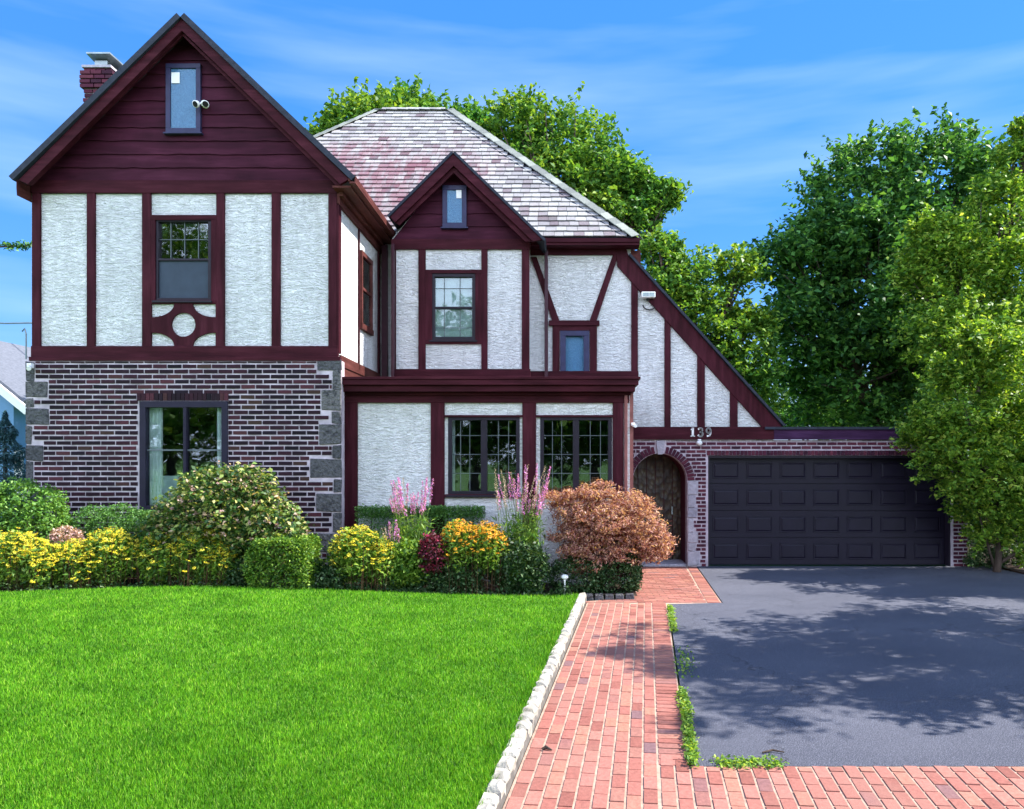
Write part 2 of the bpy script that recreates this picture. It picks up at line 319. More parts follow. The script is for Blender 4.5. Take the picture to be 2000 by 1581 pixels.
def tree(label, base, lobes, ncl, per, crad, size, mat, trunk_r, cat='tree', group=None, name='tree', twig=None, branches=True, lump=.16, inner=.55, up=.4, sub=6, lf=1, asp=.55, spray=0, flat=.7):
    o = thing(name, label, cat, base, group); core = list(lobes)
    if sub:
        lobes = [(l[0], l[1], l[2], l[3]*.82, l[4]*.82, l[5]*.82) for l in lobes]
        for l in core:
            for q in range(sub):
                u = rng.normal(size=3); u /= np.linalg.norm(u); k_ = rng.uniform(.25, .55); lobes.append((l[0]+l[3]*.85*u[0], l[1]+l[4]*.85*u[1], l[2]+l[5]*.85*u[2], l[3]*k_, l[4]*k_, l[5]*k_*.8))
    cl = shell(lobes, ncl, inner, lump); P = fluff(cl, per, crad, flat)
    if spray:
        A_ = np.array(core); Q = []
        for i in range(spray):
            l = A_[rng.integers(len(A_))]; u = rng.normal(size=3); u[2] = abs(u[2])*.8+.05 if rng.random() < .7 else u[2]; u /= np.linalg.norm(u)
            p0 = l[:3]+u*l[3:]*.75; ln = rng.uniform(.3, .65)*l[3]; dv_ = u+rng.normal(0, .25, 3)+np.array([0, 0, .15])
            for t in np.linspace(0, 1, 26): Q.append(p0+dv_*ln*t+rng.normal(0, crad*.55*(1.15-t), 3))
        P = np.concatenate([P, np.array(Q)])
    mesh_np('crown', leaves(P, size*lf, up, asp), 4, mat, o)
    mb = MB(); b = Vector(base); top = Vector(np.average(np.array(lobes)[:, :3], axis=0, weights=np.array(lobes)[:, 3]))
    fork = b.lerp(top, .45); fork.x = b.x*.6+top.x*.4
    mb.tube([b+Vector((0, 0, -.05)), b.lerp(fork, .3)+Vector((.04, 0, 0)), fork], [trunk_r*1.35, trunk_r, trunk_r*.8], 9)
    if branches:
        for l in core:
            c = Vector(l[:3]); mid = fork.lerp(c, .5)+Vector((random.uniform(-.2, .2), random.uniform(-.2, .2), .15))
            mb.tube([fork, mid, c], [trunk_r*.6, trunk_r*.4, trunk_r*.15], 7)
            for q in range(7):
                e = c+Vector((random.uniform(-1, 1)*l[3], random.uniform(-1, 1)*l[4], random.uniform(-.6, 1)*l[5]))*.8
                mb.tube([mid.lerp(c, random.random()), mid.lerp(e, .6), e], [trunk_r*.2, trunk_r*.12, trunk_r*.04], 5)
    mb.build('trunk', BARK, o, True)
    return o

# ================================================================== SETTING: ground, drive, path, lawn
def kx(Y): return -.86+.1115*Y                # left side of the path
def rx(Y): return .28+.1175*Y                 # right side of the path
def hgt(x, y):                                 # the lawn rises away from the path
    t = np.clip((kx(y)-x)/6.0, 0, 1); return .085+.22*t*t*(3-2*t)
g = MB(); R = 1500
g.add([(-R, -R, -.06), (R, -R, -.06), (R, R, -.06), (-R, R, -.06)], [(0, 1, 2, 3)])
tag(g.build('ground', TURF), kind='structure')
st = MB(); st.box(-60, 60, -9, -1.6, -.05, -.02); tag(st.build('road', ASPHALT), kind='structure')
YM = 15.3
dv = MB(); dv.prism([[(0, 0)]*0], 0, 0) if False else None
def flat(pts, z0, z1):
    m = MB(); n = len(pts); tr = tessellate_polygon([[Vector((p[0], p[1], 0)) for p in pts]])
    vs = [(p[0], p[1], z1) for p in pts]+[(p[0], p[1], z0) for p in pts]; fs = []
    for t in tr:
        a, b, c = (Vector(pts[i]) for i in t)
        if (b-a).cross(c-a) < 0: t = (t[0], t[2], t[1])
        fs.append(tuple(t))
    ar = sum(pts[i][0]*pts[(i+1) % n][1]-pts[(i+1) % n][0]*pts[i][1] for i in range(n))
    for i in range(n):
        a, b = i, (i+1) % n; fs.append((a, a+n, b+n, b) if ar > 0 else (b, b+n, a+n, a))
    m.add(vs, fs); return m
Y0 = 5.28
PL = [(X(1410, 11.33), 11.33), (X(1366, 14.9), 14.9)]
drive = [(rx(Y0)+.02, Y0), (14, Y0), (14, 15.25), (PL[1][0]+.02, 15.25), (PL[0][0]+.02, 11.35), (rx(11.2)+.02, 11.24)]
tag(flat(drive, -.055, 0).build('driveway', ASPHALT), kind='structure')
path_out = [(kx(1.6), 1.6), (14, 1.6), (14, Y0), (rx(Y0), Y0), (rx(11.2), 11.22), PL[0], (PL[1][0], 15.25), (X(1236, 15.3), 15.25),
            (X(1250, 14.6), 14.6), (X(1240, 12.4), 12.4), (X(1236, 11.75), 11.75), (kx(11.5)+.02, 11.5)]
pb = flat(path_out, -.055, -.004)
pbase = tag(pb.build('path_bed', MORTAR_D), kind='structure')
def in_poly(x, y, P):
    c = False; n = len(P)
    for i in range(n):
        x0, y0 = P[i]; x1, y1 = P[(i+1) % n]
        if (y0 > y) != (y1 > y) and x < (x1-x0)*(y-y0)/(y1-y0)+x0: c = not c
    return c
pv = MB()
def paver(cx, cy, a, L, Wd, tz=0):
    u = Vector((math.cos(a), math.sin(a), 0)); v = Vector((-math.sin(a), math.cos(a), 0))
    if not fits(cx, cy, u, v, L, Wd):
        for f_ in (.92, .84, .76, .68, .6, .5, .4, .3, .2):
            for sg in (-1, 1):
                q = Vector((cx, cy, 0))+u*L*(1-f_)/2*sg
                if fits(q.x, q.y, u, v, L*f_, Wd): return lay(q.x, q.y, a, L*f_, Wd)
        return
    lay(cx, cy, a, L, Wd)
def fits(cx, cy, u, v, L, Wd):
    return all(in_poly(cx+(u*L*s_+v*Wd*t_).x, cy+(u*L*s_+v*Wd*t_).y, zone) for s_, t_ in ((-.47, -.4), (.47, -.4), (.47, .4), (-.47, .4)))
zone = path_out
def lay(cx, cy, a, L, Wd):
    u = Vector((math.cos(a), math.sin(a), 0)); v = Vector((-math.sin(a), math.cos(a), 0))
    z = random.uniform(-.0015, .0025)
    a2 = random.gauss(0, .008); u = Vector((math.cos(a+a2), math.sin(a+a2), random.gauss(0, .006))); v = Vector((-math.sin(a+a2), math.cos(a+a2), random.gauss(0, .006)))
    pv.obox((cx, cy, z-.02), u*(L/2-.005), v*(Wd/2-.0075), (0, 0, .022))
# walk: bricks laid lengthwise along the walk, a border of bricks across on the drive side
a = math.atan(.1145); d_ = Vector((math.sin(a), math.cos(a))); e_ = Vector((math.cos(a), -math.sin(a)))
o_ = Vector((rx(Y0), Y0))
for i in range(0, 62):
    c = o_+d_*(.05+.102*i)-e_*.105
    if c.y < 11.34: paver(c.x, c.y, -a, .205, .1)
for j in range(0, 13):
    for i in range(-20, 36):
        c = o_+d_*(.102+.205*(i+(.5 if j % 2 else 0)))-e_*(.21+.054+.1035*j)
        if c.y < 11.34: paver(c.x, c.y, math.pi/2-a, .203, .1)
# front band in front of the drive
for i in range(-1, 19):
    for j in range(0, 130):
        y = Y0-.103-.205*(i+(.5 if j % 2 else 0)); c = o_+e_*(-.205+.055+.1035*j); c = c+d_*((y-c.y)/d_.y); paver(c.x, c.y, math.pi/2-a, .203, .1)
# landing before the door
BD = [(PL[0][0]-.214, PL[0][1]), (PL[1][0]-.214, 15.25)]
zone = [(kx(11.3)-.1, 11.345), BD[0], BD[1]]+path_out[7:]
for i in range(0, 42):
    for j in range(-3, 16):
        y = 11.41+.1035*i; x = .25+.205*(j+(.5 if i % 2 else 0))
        if True: paver(x, y, 0, .203, .1)
zone = path_out
ub = Vector((PL[1][0]-PL[0][0], PL[1][1]-PL[0][1])).normalized(); ab = math.atan2(ub.y, ub.x)
for i in range(0, 40):
    c = Vector(PL[0])+ub*(.06+.1035*i)+Vector((-.115, 0)); paver(c.x, c.y, ab-math.pi/2, .2, .1)
tag(pv.build('path', BRICK_P), kind='structure')
# kerb of granite setts between lawn and walk
kb = MB(); y = .6
while y < 11.55:
    l = random.uniform(.15, .2); x = kx(y+l/2)-.062
    jj = lambda s: random.uniform(-s, s)
    vs = []
    for zz, sh in ((-.05, 0), (.082, 0), (.115, .026)):
        for sx, sy in ((-1, -1), (1, -1), (1, 1), (-1, 1)):
            vs.append((x+sx*(.056-sh)+jj(.007)+sy*l*.055, y+l/2+sy*(l/2-.018-sh)+jj(.007), zz+jj(.010)))
    kb.add(vs, [(0, 1, 5, 4), (1, 2, 6, 5), (2, 3, 7, 6), (3, 0, 4, 7), (4, 5, 9, 8), (5, 6, 10, 9), (6, 7, 11, 10), (7, 4, 8, 11), (8, 9, 10, 11)])
    y += l+.004
tag(kb.build('kerb', GRANITE), kind='structure')
km = MB(); km.hexa([(kx(.6)-.13, .6, -.05), (kx(.6)+.004, .6, -.05), (kx(11.5)+.004, 11.5, -.05), (kx(11.5)-.13, 11.5, -.05),
                    (kx(.6)-.12, .6, .05), (kx(.6)-.004, .6, .05), (kx(11.5)-.004, 11.5, .05), (kx(11.5)-.12, 11.5, .05)])
tag(km.build('kerb_mortar', plain('dirty_joint', (.12, .11, .10), .95, 0, .4, 10)), kind='structure')
# lawn and garden soil: height-field sheets
EDGE = [(-30, 9.4), (X(0, 10.42), 10.42), (X(150, 10.65), 10.65), (X(300, 10.9), 10.9), (X(620, 11.05), 11.05), (X(900, 11.25), 11.25), (X(1060, 11.4), 11.4), (X(1112, 11.45), 11.45), (1, 11.5)]
def edge(x): return float(np.interp(x, [e[0] for e in EDGE], [e[1] for e in EDGE]))
def sheet(fx0, fx1, fy0, fy1, nx, ny, dz=0):
    m = MB(); vs = []
    for j in range(ny+1):
        for i in range(nx+1):
            t = j/ny; u = i/nx
            x = fx0+(fx1-fx0)*u; yy0 = fy0(x); yy1 = fy1(x); y = yy0+(yy1-yy0)*t
            xm = kx(y)-.115; x = min(x, xm) if fx1 < 2 else x
            vs.append((x, y, float(hgt(x, y))+dz))
    return m.add(vs, [(j*(nx+1)+i, j*(nx+1)+i+1, (j+1)*(nx+1)+i+1, (j+1)*(nx+1)+i) for j in range(ny) for i in range(nx)])
tag(sheet(-30, .42, lambda x: .6, edge, 90, 40).build('lawn', TURF), kind='structure')
sb = MB(); vs = []
nx, ny = 60, 24
for j in range(ny+1):
    for i in range(nx+1):
        x = -14+(X(1238, 12.2)+14)*i/nx; y0 = edge(x)-.05 if x < .3 else 11.62; y = y0+(15.2-y0)*j/ny
        vs.append((x, y, float(hgt(x, y))-.03+random.uniform(-.01, .02)))
sb.add(vs, [(j*(nx+1)+i, j*(nx+1)+i+1, (j+1)*(nx+1)+i+1, (j+1)*(nx+1)+i) for j in range(ny) for i in range(nx)])
tag(sb.build('garden_bed', SOIL), kind='structure')
sd = MB(); sd.box(8.6, 30, 13.9, 40, -.05, .03); tag(sd.build('side_bed', SOIL), kind='structure')
# grass blades
def blades(x, y, z, h, wd, lean=.35):
    n = len(x); a = rng.uniform(0, 2*np.pi, n); b = rng.uniform(0, 2*np.pi, n); V = np.empty((n, 3, 3))
    base = np.stack([x, y, z], 1); s = np.stack([np.cos(a), np.sin(a), np.zeros(n)], 1)*wd[:, None]
    V[:, 0] = base-s; V[:, 1] = base+s
    le = h*rng.uniform(0, lean*2, n)
    V[:, 2] = base+np.stack([np.cos(b)*le, np.sin(b)*le, h], 1)
    return V
ng = 620000
yy = 3.6*(12.0/3.6)**rng.random(ng); xx = -(1.15*yy*.73+.8)+rng.random(ng)*(1.15*yy*.73+1.6)
xe = np.array([e[0] for e in EDGE]); ye = np.array([e[1] for e in EDGE])
k = (xx < kx(yy)-.10+rng.normal(0, .012, ng)) & (yy < np.interp(xx, xe, ye)+rng.normal(0, .03, ng)); xx, yy = xx[k], yy[k]
hh = rng.uniform(.018, .046, len(xx)); ww = .0016+.00045*yy*rng.uniform(.7, 1.3, len(xx))
near = (kx(yy)-xx) < .19; hh = np.where(near, hh*rng.uniform(1.0, 1.9, len(xx)), hh)
pt = (np.sin(xx*2.3+np.sin(yy*1.7)*1.4)*np.cos(yy*2.9+xx) > .55) & (rng.random(len(xx)) < .5); hh = np.where(pt, hh*1.35, hh)
go = mesh_np('grass', blades(xx, yy, hgt(xx, yy)-.004, hh, ww), 3, GRASS)
tag(go, 'bright green mown lawn grass left of the brick path', 'grass', kind='stuff')
# weeds growing in the joint between walk and drive
def weeds(pts, label, n, spread, h=(.03, .09)):
    c = np.array(pts)[rng.choice(len(pts), n)]; x = c[:, 0]+rng.normal(0, spread, n); y = c[:, 1]+rng.normal(0, spread*1.6, n)
    P = np.stack([x, y, rng.uniform(.005, h[1]*.6, n)], 1)
    V = leaves(P, .035, .5, .5); o = mesh_np('weeds', V, 4, L_YEL); tag(o, label, 'weeds', kind='stuff'); return o
weeds([(rx(y)+.03, y) for y in np.linspace(5.3, 6.9, 20)], 'yellow green weeds in the joint between brick path and asphalt near the corner', 1500, .022)
weeds([(rx(y)+.03, y) for y in np.linspace(9.4, 10.9, 14)], 'small weed clump where the path meets the landing and asphalt', 700, .025)
weeds([(rx(y)+.1, y) for y in np.linspace(7.5, 8.4, 8)], 'sparse weeds at the shaded asphalt edge', 160, .05)
weeds([(x, Y0+.02) for x in np.linspace(X(1410, Y0), X(1520, Y0), 8)], 'low weeds along the front edge of the asphalt', 420, .03, (.02, .05))

# ================================================================== HOUSE
YL, YB, YP = 12.4, 14.7, 12.7
H = thing('tudor_house', 'two storey half timbered house with white stucco, maroon timbers, dark brick wing and attached garage', 'house', (-3.5, 14, 0))
def bar(px0, py0, px1, py1, Y, th=.04, mat=None, name='timber', parent=H, bev=.004):
    Yf = Y-th; m = MB(); m.box(X(px0, Yf), X(px1, Yf), Yf, Y+.01, Z(py1, Yf), Z(py0, Yf))
    return m.build(name, mat or (W_V if abs(py1-py0) > abs(px1-px0) else W_H), parent, bevel=bev)
def poly(pts, Y, th=.04, mat=None, name='timber', parent=H, back=.01, bev=.004):
    Yf = Y-th; m = MB(); m.prism([[(X(a, Yf), Z(b, Yf)) for a, b in pts]], Yf, Y+back)
    return m.build(name, mat or W_V, parent, bevel=bev)
def pxl(pts, Y): return [(X(a, Y), Z(b, Y)) for a, b in pts]
def rectl(a, b, c, d, Y): return pxl([(a, b), (c, b), (c, d), (a, d)], Y)
def wall(outer, holes, Y, th, mat, name):
    m = MB(); m.prism([pxl(outer, Y)]+[rectl(*h, Y) for h in holes], Y, Y+th); return m.build(name, mat, H)
def window(a, b, c, d, Y, fr, vbars, hbars, frame=FRAME_N, gl=GLASS, fw=6, mul=(), split=None, inner=None, depth=.9, mw=1.2, sill=True, proud=.02, roomc=None):
    Yf = Y-proud; m = MB()
    x0, x1, z0, z1 = X(a, Yf), X(c, Yf), Z(d, Yf), Z(b, Yf); f = fw*Yf/F
    m.box(x0, x1, Yf, Y+.09, z1-f, z1); m.box(x0, x1, Yf, Y+.09, z0, z0+f)
    m.box(x0, x0+f, Yf+.002, Y+.088, z0+f, z1-f); m.box(x1-f, x1, Yf+.002, Y+.088, z0+f, z1-f)
    for q, wq in mul: xm = X(q, Yf); m.box(xm-wq*Yf/F/2, xm+wq*Yf/F/2, Yf+.006, Y+.08, z0+f, z1-f)
    if split: zm = Z(split, Yf); m.box(x0+f, x1-f, Yf+.004, Y+.085, zm-.018, zm+.018)
    wn = m.build('window', frame, fr, bevel=.003)
    pn = MB(); pn.box(x0+f*.7, x1-f*.7, Y+.04, Y+.046, z0+f*.7, z1-f*.7); pn.build('pane', gl, wn)
    if vbars or hbars:
        mu = MB(); h = mw*Yf/F/2
        for q in vbars: xm = X(q, Yf); mu.box(xm-h, xm+h, Y+.022, Y+.036, z0+f, z1-f)
        for q in hbars: zm = Z(q, Yf); mu.box(x0+f, x1-f, Y+.024, Y+.037, zm-h, zm+h)
        mu.build('muntin', MUNTIN, wn)
    if sill: si = MB(); si.box(x0-.03, x1+.03, Yf-.05, Y, z0-.035, z0-.002); si.build('sill', frame, wn, bevel=.004)
    rm = MB(); y1 = Y+depth; e = .02
    vs = [(x0-e, Y+.1, z0-e), (x1+e, Y+.1, z0-e), (x1+e, Y+.1, z1+e), (x0-e, Y+.1, z1+e), (x0-e, y1, z0-e), (x1+e, y1, z0-e), (x1+e, y1, z1+e), (x0-e, y1, z1+e)]
    rm.add(vs, [(4, 5, 6, 7), (0, 1, 5, 4), (1, 2, 6, 5), (2, 3, 7, 6), (3, 0, 4, 7)]); rm.build('room', roomc or ROOM, wn)
    return wn
def drape(px0, px1, py0, py1, Y, wn, mat=CURTAIN, folds=5):
    m = MB(); n = folds*6; x0, x1 = X(px0, Y), X(px1, Y); z0, z1 = Z(py1, Y), Z(py0, Y); vs = []
    for i in range(n+1):
        u = i/n; x = x0+(x1-x0)*u; y = Y+.025*math.sin(u*folds*2*math.pi); vs += [(x, y, z0), (x, y, z1)]
    m.add(vs, [(2*i, 2*i+2, 2*i+3, 2*i+1) for i in range(n)]); return m.build('curtain', mat, wn)
def blind(a, b, c, d, Y, wn, mat=BLIND, n=16):
    m = MB(); x0, x1, z0, z1 = X(a, Y), X(c, Y), Z(d, Y), Z(b, Y); h = (z1-z0)/n
    for i in range(n):
        z = z0+h*(i+.5); m.obox(((x0+x1)/2, Y, z), ((x1-x0)/2, 0, 0), (0, .006, -h*.52), (0, .0015, .0006))
    return m.build('blind', mat, wn)
def panel(a, b, c, d, Y, wn, mat, name='blind'):
    m = MB(); m.box(X(a, Y), X(c, Y), Y, Y+.004, Z(d, Y), Z(b, Y)); return m.build(name, mat, wn)
def bricks(x0, x1, z0, z1, Yf, skip, mat, bl=.237, bh=.082, dep=.011, name='brickwork', ragged=None):
    m = MB(); r = 0; z = z0
    while z < z1-.02:
        off = (r % 2)*bl/2+random.uniform(-.01, .01); x = x0-bl+off
        while x < x1:
            l = bl; a_, b_ = max(x, x0)+.0105, min(x+l, x1)-.0105
            if b_-a_ > .03:
                zz0, zz1 = z+.013, min(z+bh, z1)-.013; cxm, czm = (a_+b_)/2, (zz0+zz1)/2
                pieces = [(a_, b_)]
                for sx0, sx1, sz0, sz1 in skip:
                    if zz1 > sz0 and zz0 < sz1:
                        np_ = []
                        for p, q in pieces:
                            if q <= sx0 or p >= sx1: np_.append((p, q)); continue
                            if p < sx0: np_.append((p, sx0-.006))
                            if q > sx1: np_.append((sx1+.006, q))
                        pieces = np_
                for p, q in pieces:
                    if q-p > .025:
                        j = [random.uniform(-.0025, .0025) for _ in range(8)]; yo = Yf-dep+random.uniform(-.004, .004)
                        m.hexa([(p+j[0], yo, zz0+j[1]), (q+j[2], yo, zz0+j[3]), (q, Yf, zz0), (p, Yf, zz0), (p+j[4], yo, zz1+j[5]), (q+j[6], yo, zz1+j[7]), (q, Yf, zz1), (p, Yf, zz1)])
            x += bl
        z += bh; r += 1
    return m.build(name, mat, H)
def siding(tri, Y, dz, mat, holes=()):     # clapboards filling a triangle (list of 3 xz points: left, apex, right)
    (xl, zl), (xa, za), (xr, zr) = tri; m = MB(); z = zl
    while z < za-.03:
        zt = min(z+dz, za); seg = []
        def lim(zz): t = (zz-zl)/(za-zl); return xl+(xa-xl)*t, xr+(xa-xr)*t
        l0, r0 = lim(z); l1, r1 = lim(zt)
        n = max(2, int((r0-l0)/.16)); vs = []
        for i in range(n+1):
            u = i/n; xb = l0+(r0-l0)*u; xt = l1+(r1-l1)*u; jz = random.uniform(-.008, .008) if 0 < i < n else 0
            vs += [(xb, Y-.035, z-.012+jz), (xt, Y-.012, zt), (xb, Y+.0, z-.012+jz)]
        m.add(vs, [(3*i, 3*i+3, 3*i+4, 3*i+1) for i in range(n)]+[(3*i+2, 3*i+5, 3*i+3, 3*i) for i in range(n)])
        z += dz
    return m.build('gable_siding', mat, H)
# ---- left wing, upper storey
WX0, WX1 = X(62, YL), X(659, YL)
wl = MB(); hole = rectl(303, 424, 412, 588, YL)
wl.prism([[(WX0, Z(703, YL)), (WX1, Z(703, YL)), (WX1, 6.60), (X(356, YL), Z(60, YL)), (WX0, 6.60)], hole], YL, YL+.18)
wl.build('stucco_wall', STUCCO, H)
ws = MB(); ws.box(WX1-.15, WX1, YL+.181, 15.48, Z(703, YL), 6.62); ws.build('stucco_side_wall', STUCCO, H); ws = MB(); ws.box(WX0, WX0+.15, YL+.181, 18, Z(703, YL), 6.6); ws.build('stucco_side_wall', STUCCO, H)
for a_, b_ in ((62, 78), (169, 185), (277, 294), (422, 438), (530, 547), (641, 659)): bar(a_, 365, b_, 690, YL)
bar(60, 352, 660, 377, YL, .05); bar(60, 676, 660, 698, YL, .05); bar(56, 697, 664, 705, YL, .09, W_H, 'drip_board')
# window surround boards
bar(294, 420, 422, 430, YL, .044); bar(294, 430, 303, 592, YL, .043); bar(412, 430, 422, 592, YL, .043); bar(294, 586, 422, 593, YL, .046)
wn = window(303, 427, 412, 588, YL, H, (331, 358, 385), (467, 545), frame=FRAME_K, split=507, gl=GLASS)
panel(306, 509, 409, 584, YL+.015, wn, SCREEN, 'insect_screen')
# carved board with a round opening and four quarter openings
def carved():
    o = []; x0, x1, y0, y1 = 292, 424, 590, 678; rx_, ry_ = 45, 26; Q = 10
    T, B, Lf, Rt = 594, 676, 295, 421
    def arc(cx, cy, a0, a1): return [(cx+rx_*math.cos(math.radians(a0+(a1-a0)*i/Q)), cy+ry_*math.sin(math.radians(a0+(a1-a0)*i/Q))) for i in range(Q+1)]
    outer = [(x0, y0), (x1, y0), (x1, y1), (x0, y1)]
    quads = [[(Lf, T)]+arc(Lf, T, 0, 90), [(Rt, T)]+arc(Rt, T, 180, 90), [(Rt, B)]+arc(Rt, B, 180, 270), [(Lf, B)]+arc(Lf, B, 0, -90)]
    circ = [(358+23.5*math.cos(2*math.pi*i/28), 634.5+23.5*math.sin(2*math.pi*i/28)) for i in range(28)]
    Yf = YL-.038; m = MB(); m.prism([pxl(outer, Yf)]+[pxl(q, Yf) for q in quads]+[pxl(circ, Yf)], Yf, YL+.008); m.build('carved_board', W_V, H)
carved()
# gable siding, bargeboards
siding([(X(60, YL), Z(354, YL)), (X(356, YL), Z(52, YL)), (X(661, YL), Z(354, YL))], YL-.002, .216, W_S)
YR = 12.1
def window_small(a, b, c, d, Y, st, fr=FRAME_B):
    Yf = Y-.085; w_ = MB(); f = 9*Yf/F; x0, x1, z0, z1 = X(a, Yf), X(c, Yf), Z(d, Yf), Z(b, Yf)
    w_.box(x0, x1, Yf, Y+.02, z1-f, z1); w_.box(x0, x1, Yf, Y+.02, z0, z0+f); w_.box(x0, x0+f, Yf+.003, Y+.02, z0+f, z1-f); w_.box(x1-f, x1, Yf+.003, Y+.02, z0+f, z1-f)
    w_.box(x0-.03, x1+.03, Yf-.025, Y, z0-.025, z0)
    wn = w_.build('window', fr, H, bevel=.004)
    p = MB(); p.box(x0+f*.8, x1-f*.8, Yf+.020, Yf+.024, z0+f*.8, z1-f*.8); p.build('pane', GLASS_S, wn)
    p = MB(); p.box(x0+f*.8, x1-f*.8, Yf+.030, Yf+.034, z0+f*.8, z1-f*.8); p.build('film', SHEET, wn)
    p = MB(); p.box(X(st[0], Yf), X(st[2], Yf), Yf+.012, Yf+.016, Z(st[3], Yf), Z(st[1], Yf)); p.build('sticker', WHITE, wn)
    return wn
window_small(323, 124, 391, 259, YL, (334, 141, 350, 162))
poly([(36, 352), (352, 33), (682, 350), (664, 360), (355, 60), (54, 360)], YR, .05, W_H, 'bargeboard', back=.02)
poly([(50, 362), (354, 62), (668, 362), (656, 362), (356, 70), (60, 362)], YR+.04, .02, W_H, 'bargeboard_moulding', back=.02)
def slope_slab(x0, z0, x1, z1, y0, y1, th, name, mat, parent=H):
    m = MB(); dx, dz = x1-x0, z1-z0; l = math.hypot(dx, dz); nx_, nz_ = -dz/l*th, dx/l*th
    if nz_ < 0: nx_, nz_ = -nx_, -nz_
    m.hexa([(x0, y0, z0), (x1, y0, z1), (x1, y1, z1), (x0, y1, z0), (x0+nx_, y0, z0+nz_), (x1+nx_, y0, z1+nz_), (x1+nx_, y1, z1+nz_), (x0+nx_, y1, z0+nz_)])
    return m.build(name, mat, parent)
AP = (X(352, 12.0), Z(33, 12.0)); LE = (X(24, 12.0), Z(352, 12.0)); RE = (X(686, 12.0), Z(352, 12.0))
slope_slab(*LE, *AP, 12.0, 18.0, .085, 'wing_roof', ROOF_D); slope_slab(*RE, *AP, 12.0, 15.15, .085, 'wing_roof', ROOF_D)
slope_slab(AP[0]+1.15, AP[1]-1.1, *AP, 15.15, 17.4, .085, 'wing_roof', ROOF_D)
# eave returns and gutters
so = MB(); so.hexa([(LE[0]+.02, 12.06, LE[1]-.1), (WX0-.001, 12.06, LE[1]-.22), (WX0-.001, 18, LE[1]-.22), (LE[0]+.02, 18, LE[1]-.1), (LE[0]+.02, 12.06, LE[1]), (WX0-.001, 12.06, LE[1]+.08), (WX0-.001, 18, LE[1]+.08), (LE[0]+.02, 18, LE[1])]); so.build('eave_box', W_B, H)
gu = MB()
gx = X(683, 12.05); gz = 6.44
gu.box(gx-.0, gx+.10, 12.03, 15.12, gz, gz+.035); gu.box(gx+.075, gx+.10, 12.03, 15.12, gz+.035, gz+.12); gu.box(gx-.02, gx+.02, 12.03, 15.12, gz+.035, gz+.12)
gu.build('gutter', W_B, H, bevel=.006)
so = MB(); so.box(WX1+.001, gx+.0, 12.12, 15.3, gz-.03, gz+.0); so.box(WX1+.001, WX1+.05, 12.36, 15.3, gz-.22, gz-.031); so.box(WX1+.05, WX1+.12, 12.3, 15.3, gz-.10, gz-.031); so.build('soffit', W_B, H)
# side wall of the wing: corner posts, window, lower boards
sd_ = MB(); sd_.box(WX1, WX1+.035, 12.36, 12.50, Z(690, YL), gz-.2); sd_.build('timber', W_V, H)
sd_ = MB(); sd_.box(WX1, WX1+.03, 13.66, 13.70, 3.72, gz-.2); sd_.build('timber', W_V, H)
sd_ = MB(); sd_.box(WX1, WX1+.03, 12.5, 15.29, 3.64, 3.82); sd_.build('timber', W_B, H)
sd_ = MB(); sd_.box(WX1-.10, WX1+.012, YL+.19, 15.29, 3.3, 3.66); sd_.build('side_boarding', W_B, H)
sd_ = MB(); sd_.box(WX1, WX1+.03, 15.14, 15.29, 3.82, gz-.2); sd_.build('timber', W_V, H)
sw = MB(); y0, y1, z0, z1 = 13.78, 14.58, 4.52, 5.88
sw.box(WX1, WX1+.05, y0, y1, z1-.08, z1); sw.box(WX1, WX1+.06, y0-.03, y1+.03, z0-.05, z0+.05); sw.box(WX1, WX1+.048, y0, y0+.07, z0+.05, z1-.08); sw.box(WX1, WX1+.048, y1-.07, y1, z0+.05, z1-.08); sw.box(WX1, WX1+.04, y0+.07, y1-.07, 5.19, 5.24)
swn = sw.build('window', W_B, H); p = MB(); p.box(WX1+.012, WX1+.018, y0+.06, y1-.06, z0+.05, z1-.07); p.build('pane', GLASS, swn)
p = MB(); p.box(WX1+.002, WX1+.006, y0+.06, y1-.06, z0+.05, 5.2); p.build('blind', BLIND, swn); p = MB(); p.box(WX1+.002, WX1+.006, y0+.06, y1-.06, 5.24, z1-.07); p.build('curtain', ROOM, swn)  # upper panel: flat dark sheet standing in for the unlit room
# ---- left wing, brick ground floor
YK = 12.33
bx0, bx1 = X(52, YK), X(666, YK); bz1 = Z(705, YK)
whole = rectl(276, 788, 441, 1000, YK)
bw = MB(); bw.prism([[(bx0, -.05), (bx1, -.05), (bx1, bz1), (bx0, bz1)], whole], YK, YK+.2); bw.build('mortar_wall', MORTAR, H)
bw = MB(); bw.box(bx0, bx0+.2, YK+.201, 18, -.05, bz1); bw.build('brick_side_wall', BRICK_D, H)
qu = MB(); skip = []
def quoin(a, b, c, d, Y=YK, m=qu, sk=skip, th=.02):
    x0, x1, z0, z1 = X(a, Y), X(c, Y), Z(d, Y), Z(b, Y); j = lambda: random.uniform(-.022, .022); yo = Y-th+random.uniform(-.006, .006)
    m.hexa([(x0+j()*.3, yo, z0+j()), (x1+j(), yo, z0+j()), (x1, Y+.01, z0), (x0, Y+.01, z0), (x0+j()*.3, yo, z1+j()), (x1+j(), yo, z1+j()), (x1, Y+.01, z1), (x0, Y+.01, z1)])
    sk.append((x0-.012, x1+.012, z0-.008, z1+.008))
